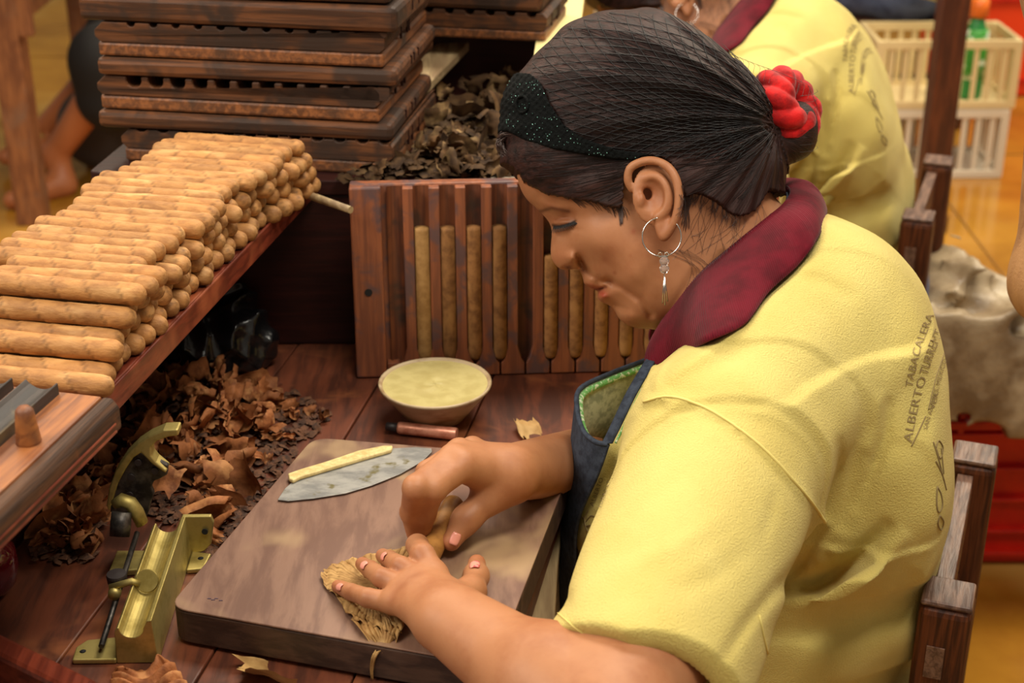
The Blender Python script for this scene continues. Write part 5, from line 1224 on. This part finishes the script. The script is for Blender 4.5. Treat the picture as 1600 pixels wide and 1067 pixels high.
st_ = spline([P(948, 696, 1.352), P(962, 668, 1.350), P(985, 620, 1.352), P(1005, 585, 1.37), P(1020, 560, 1.39)], 30)
m = MB(); m.grid(lambda a, b: st_[int(a * 30)] + Vector((.009 * (b - .5), -.004 * (b - .5), .003 * b)), 30, 3); apo(m, 'shoulder_strap', M_denim, solid=.0022)
apo(MB().tube([p + Vector((.0062, -.003, .001)) for p in st_[2:]], .0012, 6), 'strap_binding', M_trim)
# ---- trousers
g = Grid((-.40, .95, .02), (.50, 1.75, .66), .009)
g.ell(Bp(.17, 0, .50), (.176, .205, .125), .03, BM_)
for s in (1, -1): g.cone(Bp(.20, .09 * s, .50), Bp(.57, .10 * s, .50), .100, .076, .03); g.cone(Bp(.58, .10 * s, .50), Bp(.56, .10 * s, .12), .070, .056, .02)
vj, qj = g.mesh(); link('jeans', np_mesh('jeans', [(vj, qj)]), M_jeans, woman, True)
for s in (1, -1): MB().prism([Vector(Bp(.50 + x, .10 * s + y, .0005)) for x, y in ((0, -.034), (.18, -.040), (.24, -.02), (.24, .02), (.18, .040), (0, .034))], (0, 0, .05)).build('shoe', M_black, woman, True, bevel=.015, seg=3)

# ================================================================ cigar in the hands and its wrapper leaf
def rolled(pts, rad):
    o = MB().tube(spline(pts, 30), [rad * (0.05 + .95 * min(1, (k / 3) ** .5)) if k < 3 else rad * (1 if k < 27 else .05 + .95 * ((30 - k) / 3) ** .5) for k in range(31)], 20); return o
a, b = G(662, 885, .7955), G(712, 782, .8000)
o = rolled([a, a * .5 + b * .5 + Vector((0, 0, .0005)), b], .0098).build('cigar', mat('fresh_cigar_leaf', S(176, 124, 62), .5, col2=S(138, 90, 42), scale=(50, 50, 50), bump=.4, bdist=.0006)); tag(o, 'cigar being rolled between the thumb and fingers of both hands', 'cigar')
a_, b_, c_, d_ = [Vector((p[0], p[1], 0)) for p in ((503, 905), (640, 862), (690, 905), (540, 985))]
ou = spl2([(503, 905), (512, 890), (545, 880), (590, 868), (640, 860), (668, 872), (662, 910), (640, 960), (622, 1000), (600, 992), (575, 985), (552, 975), (530, 945), (512, 925)], 90)
m = MB(); cen = np.array([585, 915.])
def lf(a, b):
    q = cen + (ou[int(round(a * 90)) % 90] - cen) * b * (1 + .02 * math.sin(a * 140) * b); p = G(q[0], q[1], .7858)
    e = max(0, (b - .55) / .45); low = max(0, min(1, (q[1] - 915) / 30)); p.z += .0010 + .0034 * e * abs(math.sin(q[0] * .10 - q[1] * .07 + 2 * math.sin(q[0] * .045 + q[1] * .03))) + .0007 * math.sin(q[0] * .13 + q[1] * .05) + .0030 * low * abs(math.sin(q[0] * .13 - q[1] * .17 + 1.5 * math.sin(q[1] * .08)))
    return p
m.grid(lf, 180, 22); m.build
wl = m.build('wrapper_leaf', M_wrapleaf, solid=.0005); tag(wl, 'pale tan wrapper leaf spread on the cutting board under the left hand', 'leaf')
m = MB()
for k in range(5):
    r = random.Random(k); pts = [G(560 + 14 * k, 968 + 4 * k, .7885), G(572 + 11 * k, 986, .7900), PY(585 + 7 * k, 1003, G(588, 1000, .785).y - .002), PY(592 + 5 * k, 1014 + 3 * k, G(588, 1000, .785).y - .005)]
    sp_ = spline(pts, 14); m.grid(lambda a, b: sp_[int(a * 14)] + Vector(((b - .5) * .012 * (1 - a * .6), .002 * math.sin(b * 6 + k), .0025 * math.sin(b * 9 + k * 2 + a * 5))), 14, 5)
sp_ = spline([PY(596, 1010, G(588, 1000, .785).y - .004), PY(585, 1025, G(588, 1000, .785).y - .007), PY(581, 1045, G(588, 1000, .785).y - .006), PY(582, 1062, G(588, 1000, .785).y - .006)], 14)
m.grid(lambda a, b: sp_[int(a * 14)] + Vector(((b - .5) * .005 * (1 - a * .7), .001 * math.sin(b * 6), 0)), 14, 3)
m.build('drooping_edge', M_wrapleaf, wl, True, solid=.0005)

# ================================================================ chairs
def make_chair(name, H, label):
    """H: matrix giving the pose; local x = across the seat (near post at 0, far post at w), y = towards the back, z up"""
    c = empty(name, (0, 0, 0), 0, label, 'chair'); c.matrix_world = H; c.location = H.to_translation(); c.rotation_euler = H.to_euler()
    Wc = CW
    for x in (0, Wc):
        MB().box((x, 0, .349), (.048, .048, .698)).build('rear_post', M_chair, c, bevel=.009, seg=3)
        MB().box((x, 0, .7005), (.046, .046, .006)).build('post_cap', M_chairtop, c, bevel=.003, seg=2)  # paler end grain, with the highlight on the post top painted in
        MB().box((x, .36, .2), (.042, .042, .40)).build('front_leg', M_chair, c, bevel=.006)
        MB().box((x - (.0245 if x == 0 else -.0245), .004, .640), (.002, .016, .034)).build('tenon_end', M_chairtop, c)
    MB().box((Wc / 2, .006, .662), (Wc - .040, .018, .048)).build('top_rail', M_chair, c, bevel=.004, seg=3)
    MB().box((Wc / 2, .006, .6872), (Wc - .052, .016, .002)).build('rail_highlight', M_chairtop, c, bevel=.0008)  # paler strip paints reflected light along the top of the rail
    MB().box((Wc / 2, .006, .54), (Wc - .040, .018, .05)).build('back_rail', M_chair, c, bevel=.003)
    MB().box((Wc / 2, .175, .392), (Wc + .04, .395, .022)).build('seat', M_chair, c, bevel=.005)
    for y in (.36, 0): MB().box((Wc / 2, y, .18), (Wc - .04, .022, .03)).build('stretcher', M_chair, c)
    for x in (0, Wc): MB().box((x, .18, .15), (.022, .32, .03)).build('stretcher', M_chair, c)
    return c
n0, n1 = G(1483, 924, .703), G(1524, 706, .703); CW = (n1 - n0).length; th = math.atan2(n1.y - n0.y, n1.x - n0.x)
make_chair('chair', Matrix.Translation((n0.x, n0.y, 0)) @ Matrix.Rotation(th, 4, 'Z') @ Matrix.Rotation(0, 4, 'Z'), 'dark brown wooden chair with chamfered posts that the woman with the hairnet sits on')
# ================================================================ more people and the room behind
bpy.context.view_layer.update(); index_kids()
def moved_copy(o, label, off, lean, piv=Vector((.26, 1.33, .45))):
    c = copy_tree(o); axis = Vector((0, 0, 1)).cross(Vector((fB[0], fB[1], 0))); Rm = Matrix.Rotation(math.radians(lean), 3, axis)
    c.rotation_euler = Rm.to_euler(); c.location = piv + Vector(off) + Rm @ (o.location - piv); c['label'] = label
    return c
w2 = moved_copy(woman, 'woman in pale yellow printed polo with maroon collar, sitting behind the first, her head cut off by the frame', (.250, .99, 0), 13)
w2['label'] = 'blurred worker in yellow printed polo behind the hairnet, head outside the frame'
w3 = moved_copy(woman, 'distant seated person in yellow top and blue jeans, cut by the frame top', (.96, 3.45, .0), 0)
for c_, nm_ in ((w2, 1), (w3, 2)): c_['category'] = 'person'
CH = bpy.data.objects['chair']
for off_, lb in (((.21, .99), 'dark wooden chair of the second worker, its post showing beside her back'), ((.96, 3.45), 'distant dark wooden chair under the seated person in jeans')):
    c = copy_tree(CH); c.location = CH.location + Vector((off_[0], off_[1], 0)); c['label'] = lb
def simple_person(name, lab, spec, cloth, head, skin=M_skin2):
    """spec/cloth: lists of (a, b, ra, rb); head: centre of the skull"""
    allp = np.array([list(q) for s_ in spec for q in s_[:2]] + [list(head)]); lo, hi = allp.min(0) - .16, allp.max(0) + .2
    t = empty(name, (float(allp[:, 0].mean()), float(allp[:, 1].mean()), 0), 0, lab, 'person')
    g = Grid(lo, hi, .007)
    for a, b, ra, rb_ in spec: g.cone(a, b, ra, rb_, .02 if max(ra, rb_) > .015 else .006)
    h = np.array(head); g.ell(h, (.078, .095, .115), .02); g.ell(h + np.array([-.02, -.085, -.02]), (.014, .02, .02), .01)
    g.cone(h - np.array([0, 0, .08]), h - np.array([0, 0, .22]), .05, .06, .02)
    link('body', np_mesh('body', [g.mesh()], None), skin, t, True)
    for nm, mt, prs in cloth:
        g = Grid(lo, hi, .009)
        for a, b, ra, rb_ in prs: g.cone(a, b, ra, rb_, .03)
        V, Q = g.mesh(); link(nm, np_mesh(nm, [(V, Q)]), mt, t, True)
    g = Grid(h - .16, h + .16, .008); g.ell(h + np.array([.0, .015, .03]), (.09, .102, .11), .01); V, Q = g.mesh(); link('hair', np_mesh('hair', [(V, Q)]), M_black, t, True)
    return t
# person at the right edge: only the bent elbow in a thin tan sleeve is in the picture
sh = np.array(P(1716, -40, 1.46)); el_ = np.array(P(1652, 440, 1.50)); hd = np.array(P(1800, 560, 1.42))
cx, cy = .88, 1.30
A_ = lambda *q: np.array(q, float)
sp = [(sh, el_, .045, .034), (el_, hd, .034, .024), (hd, hd + A_(.022, -.02, -.02), .024, .020), (A_(cx, cy, .95), A_(cx, cy, 1.32), .13, .12), (sh, A_(cx, cy, 1.33), .06, .06), (A_(cx, cy, 1.33), A_(cx + .2, cy - .05, 1.30), .06, .05), (A_(cx + .2, cy - .05, 1.30), A_(cx + .22, cy - .1, 1.0), .045, .035),
      (A_(cx + .22, cy - .1, 1.0), A_(cx + .16, cy - .28, .92), .034, .022), (A_(cx - .06, cy, .92), A_(cx - .07, cy, .48), .09, .06), (A_(cx + .09, cy, .92), A_(cx + .10, cy, .48), .09, .06), (A_(cx - .07, cy, .48), A_(cx - .07, cy, .08), .055, .035), (A_(cx + .10, cy, .48), A_(cx + .10, cy, .08), .055, .035),
      (A_(cx - .07, cy, .035), A_(cx - .07, cy - .17, .03), .034, .026), (A_(cx + .10, cy, .035), A_(cx + .10, cy - .17, .03), .034, .026)]
for i_ in range(4): sp += [(hd, hd + A_(.045 - .014 * i_, -.035 + .006 * i_, -.015 - .016 * i_), .012, .009), (hd + A_(.045 - .014 * i_, -.035 + .006 * i_, -.015 - .016 * i_), hd + A_(.055 - .018 * i_, -.060, -.045 - .014 * i_), .009, .007)]
sp += [(hd, hd + A_(-.02, -.045, .01), .013, .009), (hd + A_(-.02, -.045, .01), hd + A_(-.01, -.075, .0), .009, .007)]
simple_person('person', 'person at the right edge, only a bent elbow in a sheer tan sleeve showing', sp,
    [('tan_sleeve', M_tan, [(sh, el_, .056, .040), (el_, el_ * .7 + hd * .3, .040, .034), (A_(cx, cy, .95), A_(cx, cy, 1.32), .145, .135), (sh, A_(cx, cy, 1.33), .07, .07)]), ('trousers', M_black, [(A_(cx - .06, cy, .92), A_(cx - .07, cy, .48), .10, .07), (A_(cx + .09, cy, .92), A_(cx + .10, cy, .48), .10, .07), (A_(cx - .07, cy, .48), A_(cx - .07, cy, .1), .065, .05), (A_(cx + .10, cy, .48), A_(cx + .10, cy, .1), .065, .05)])], (cx + .02, cy, 1.58))
# barefoot person far left
kn_ = np.array(P(185, 95, 4.30)); an_ = np.array(P(78, 262, 4.52)); 
ft = np.array(G(84, 292, .03)); an_ = ft + A_(.0, .05, .08); hip = kn_ + A_(.42, .10, .03)
an2 = an_ + A_(-.10, .30, 0); kn2 = kn_ + A_(-.02, .22, 0); hip2 = hip + A_(0, .2, 0)
tor = (hip + hip2) / 2
sp = [(hip, kn_, .085, .062), (kn_, an_, .060, .036), (an_, ft + A_(.03, .02, .0), .036, .034), (ft, ft + A_(-.09, -.10, -.005), .036, .026), (hip2, kn2, .085, .062), (kn2, an2, .060, .036), (an2 - A_(0, .05, .06), an2 + A_(-.1, -.13, -.06), .034, .026), (tor, tor + A_(.02, 0, .42), .13, .13),
      (tor + A_(.02, -.12, .40), tor + A_(-.05, -.2, .2), .05, .04), (tor + A_(-.05, -.2, .2), tor + A_(-.28, -.15, .14), .04, .026), (tor + A_(.02, .12, .40), tor + A_(-.05, .2, .2), .05, .04), (tor + A_(-.05, .2, .2), tor + A_(-.28, .12, .14), .04, .026)]
simple_person('person', 'barefoot person in black skirt sitting behind the old table leg at far left', sp,
    [('black_skirt', M_black, [(hip, kn_ + A_(-.03, 0, .0), .12, .105), (hip2, kn2 + A_(-.03, 0, .0), .12, .105), (kn_ + A_(-.03, 0, .0), kn_ + A_(-.03, 0, -.10), .10, .10), (kn_ + A_(.05, 0, .0), kn_ + A_(.15, 0, -.10), .10, .10)]), ('pale_top', M_card, [(tor + A_(0, 0, .05), tor + A_(.02, 0, .40), .16, .15)])], tuple(tor + A_(.0, 0, .68)))
st_c = empty('stool', (float(tor[0]), float(tor[1]), 0), 0, 'low wooden stool under the barefoot person at far left', 'stool')
zs = float(tor[2]) - .10
MB().box((0, 0, zs - .02), (.34, .40, .03)).build('seat', M_oldtable, st_c, bevel=.005)
for i in (-1, 1):
    for j in (-1, 1): MB().box((i * .13, j * .16, (zs - .036) / 2), (.04, .04, zs - .036)).build('leg', M_oldtable, st_c)
bgp = G(165, 262, 0.0)
g = Grid((bgp.x - .25, bgp.y - .2, 0), (bgp.x + .25, bgp.y + .2, .34), .008); g.ell((bgp.x, bgp.y, .13), (.13, .12, .125), .02); g.ell((bgp.x + .05, bgp.y, .20), (.08, .08, .10), .03); g.cone((bgp.x, bgp.y, .22), (bgp.x - .02, bgp.y, .31), .03, .05, .03)
V, Q = g.mesh(); tag(link('grey_bag', np_mesh('grey_bag', [(V, Q)]), M_greycl), 'dark grey bag standing on the floor beside the bare foot at far left', 'bag')
# old table, far left
ot = empty('old_table', G(50, 352, 0), 0, 'worn light brown wooden table with thick square leg at the top left corner', 'table')
b0 = G(52, 352, 0)
for dx, dy in ((0, 0), (-1.0, 0), (0, -.0)):
    if (dx, dy) == (0, -.0) and dx == 0 and dy == 0 and len([c for c in COL.objects if c.parent == ot]) > 0: continue
    MB().box((b0.x + dx - .005, b0.y + .03, .345), (.076, .076, .69)).build('leg', M_oldtable, ot, world=True, bevel=.004)
for dx in (0, -1.0): MB().box((b0.x + dx - .005, b0.y + .75, .345), (.076, .076, .69)).build('leg', M_oldtable, ot, world=True, bevel=.004)
MB().box((b0.x - .46, b0.y + .01, .60), (1.06, .03, .15)).build('front_apron', M_oldtable, ot, world=True, bevel=.004)
MB().box((b0.x + .02, b0.y + .38, .615), (.03, .66, .13)).build('side_apron', M_oldtable, ot, world=True, bevel=.003)
MB().box((b0.x - .45, b0.y + .38, .71), (1.16, .86, .035)).build('table_top', M_oldtable, ot, world=True, bevel=.006)
# far bench with dark post (right)
ft_ = empty('wooden_post', G(1455, 358, 0), 0, 'tall square dark wooden post standing on the floor left of the slatted crates', 'post')
b1 = G(1452, 358, 0)
MB().box((b1.x, b1.y + .03, .86), (.072, .072, 1.62)).build('post', M_post, ft_, world=True, bevel=.004)
MB().box((b1.x, b1.y + .03, .025), (.078, .13, .05)).build('foot', M_post, ft_, world=True, bevel=.004)
MB().box((b1.x, b1.y + .03, 1.69), (.60, .05, .04)).build('cross_bar', M_post, ft_, world=True, bevel=.004)
MB().box((b1.x + .28, b1.y + .39, .361), (.04, .80, .72)).build('far_side', M_post, ft_, world=True, bevel=.004) if False else None
# crates
def crate(loc, rz, w_, d_, h, mt, label, group=None, nsx=9, nsy=6, bars=1):
    t = empty('plastic_crate', loc, rz, label, 'crate', group)
    MB().box((0, 0, .006), (w_ - .01, d_ - .01, .01)).build('crate_floor', mt, t)
    for z, hh in ((.0125, .024), (h - .014, .026)):
        for y in (-1, 1): MB().box((0, y * (d_ / 2 - .005), z), (w_, .012, hh)).build('rim', mt, t, bevel=.002)
        for x in (-1, 1): MB().box((x * (w_ / 2 - .005), 0, z), (.012, d_ - .02, hh)).build('rim', mt, t, bevel=.002)
    for x in (-1, 1):
        for y in (-1, 1): MB().box((x * (w_ / 2 - .010), y * (d_ / 2 - .010), h / 2), (.024, .024, h - .004)).build('corner_post', mt, t, bevel=.003)
    sme = {}
    for (n, ax_) in ((nsx, 0), (nsy, 1)):
        L_ = (w_ if ax_ == 0 else d_) - .05
        m = MB().box((0, 0, 0), ((.014, .005, h - .05) if ax_ == 0 else (.005, .014, h - .05))); me = m.mesh('slat'); me.materials.append(mt)
        for k in range(n):
            q = -L_ / 2 + L_ * (k + .5) / n
            for s in (-1, 1):
                o = bpy.data.objects.new('slat', me); COL.objects.link(o); o.parent = t; o.location = (q, s * (d_ / 2 - .006), h / 2) if ax_ == 0 else (s * (w_ / 2 - .006), q, h / 2)
    return t
c0 = G(1563, 279, 0)
crate((c0.x - .21, c0.y + .12, 0), .02, .42, .24, .213, M_whitep, 'white slatted crate on the floor right of the dark post, under the beige one')
crate((c0.x - .20, c0.y + .12, .2135), .02, .42, .24, .205, M_beigep, 'beige slatted crate stacked on the white crate, holding a bottle')
cw = G(1052, 270, 0)
for i, lb in enumerate(('lowest white slatted crate of the stack behind the hairnet', 'middle white slatted crate of the stack behind the hairnet', 'top white slatted crate above the hairnet')): crate((1.0 * cw.x, cw.y + .16, .2405 * i), .0, .46, .32, .24, M_whitep, lb, None, 12, 7)
bt = empty('bottle', (c0.x - .10, c0.y + .09, .226), 0, 'bottle with green label and orange cap standing in the beige crate', 'bottle')
MB().lathe([(.0001, 0), (.034, 0), (.036, .01), (.036, .16), (.030, .20), (.020, .225), (.018, .24)], seg=24).build('bottle_body', M_dgreen, bt)
MB().lathe([(.0366, .06), (.0368, .10), (.0368, .20), (.0320, .205)], seg=24).build('label', M_green, bt)
MB().lathe([(.0001, .2405), (.027, .2405), (.027, .29), (.018, .295), (.0001, .295)], seg=20).build('cap', M_ocap, bt)
MB().lathe([(.014, .2955), (.014, .315), (.0001, .32)], seg=16).build('cap_tip', M_dgreen, bt)
ob = empty('orange_bin', G(1640, 152, 0), 0, 'large orange-red plastic bin far behind the crates at the right edge', 'bin')
m = MB(); q = G(1640, 152, 0)
m.prism([Vector((q.x - .36, q.y, 0)), Vector((q.x + .34, q.y, 0)), Vector((q.x + .38, q.y, .44)), Vector((q.x - .40, q.y, .44))], (0, .42, 0)); m.build('bin_body', M_orange, ob, True, bevel=.02, seg=3)
MB().box((q.x - .01, q.y + .21, .445), (.82, .47, .03)).build('bin_rim', M_red, ob, True, bevel=.008)
rp_ = G(1516, 118, .3)
for zz in (.06, .2, .34): MB().box((q.x - .01, q.y - .004, zz), (.70, .012, .014)).build('rib', M_red, ob, True)
# red crate with ledges, lower right
rc = empty('red_crate', (.98, 2.27, 0), 0, 'large red ribbed plastic crate behind the chair with a sack on top', 'crate')
rx0, rx1, ry = .66, 1.30, G(1540, 886, 0).y
def zv(v, y): q = (533.5 - v) / FPX; return CAMZ - (y * SP - q * y * CP) / (CP + q * SP)
zt = zv(648, ry)
MB().box(((rx0 + rx1) / 2, ry + .21, zt / 2), (rx1 - rx0 - .03, .40, zt - .004)).build('crate_body', M_red, rc, True, bevel=.006)
for v, th_, pr in ((662, .016, .020), (680, .008, .013), (733, .008, .014), (781, .008, .014), (830, .008, .014), (864, .010, .016)):
    MB().box(((rx0 + rx1) / 2, ry + .21, zv(v, ry)), (rx1 - rx0 + pr * 1.2 - .02, .40 + pr * 2, th_)).build('ledge', M_red, rc, True, bevel=.002)
for x in np.linspace(rx0 + .02, rx1 - .02, 9): MB().box((float(x), ry + .005, (zv(680, ry) + zt) / 2), (.010, .012, zt - zv(680, ry) - .002)).build('rib', M_red, rc, True)
# plastic sack heaped on it
sk = []; g = Grid((rx0 - .08, ry - .12, zt - .004), (rx1 + .12, ry + .46, zt + .36), .007); r = random.Random(12)
for (u, v, d_, rr3) in ((1470, 470, 2.55, .10), (1490, 560, 2.40, .11), (1560, 590, 2.42, .10), (1530, 500, 2.55, .10), (1620, 600, 2.45, .10), (1600, 540, 2.55, .10), (1440, 600, 2.45, .10), (1580, 625, 2.36, .06), (1500, 625, 2.38, .06)):
    p = np.array(P(u, v, d_)); g.ell(p, (rr3 * 1.1, rr3, rr3 * .8), .03)
X = g.ax[0][:, None, None]; Y = g.ax[1][None, :, None]; Z = g.ax[2][None, None, :]
w1 = np.abs(np.sin(X * 21 + 3 * np.sin(Z * 13 + Y * 7))) + .6 * np.abs(np.sin(X * 33 - Z * 41 + 2 * np.sin(Y * 19))) + .5 * np.abs(np.sin(Z * 57 + X * 17 + Y * 23))
g.F = (g.F + np.maximum(.024 * w1 - .024, -.014)).astype(np.float32); V, Q = g.mesh(); tag(link('plastic_sack', np_mesh('plastic_sack', [(V, Q)]), M_sack), 'crumpled translucent beige plastic sack heaped on the red crate', 'sack')
# black plastic bag under the raised shelf
q = G(352, 583, .7505); g = Grid((q.x - .12, q.y - .05, .7506), (q.x + .12, q.y + .15, .93), .003)
for (u, v, d_, rr3) in ((345, 545, 1.70, .045), (300, 560, 1.68, .038), (380, 520, 1.70, .034), (345, 490, 1.72, .035), (395, 545, 1.71, .030), (330, 455, 1.72, .025), (370, 470, 1.72, .020)): p = np.array(P(u, v, d_)); g.ell(p, (rr3, rr3 * .8, rr3), .02)
X = g.ax[0][:, None, None]; Y = g.ax[1][None, :, None]; Z = g.ax[2][None, None, :]
w1 = np.abs(np.sin(X * 60 + 2.5 * np.sin(Z * 35 + Y * 20))) + .7 * np.abs(np.sin(X * 95 - Z * 70 + 2 * np.sin(Y * 50))) + .4 * np.abs(np.sin(Z * 130 + X * 90))
g.F = (g.F + np.maximum(.0060 * w1 - .006, -.0045)).astype(np.float32); V, Q = g.mesh(); tag(link('black_bag', np_mesh('black_bag', [(V, Q)]), M_bag), 'shiny black plastic bag on the bench under the raised cigar shelf', 'bag')
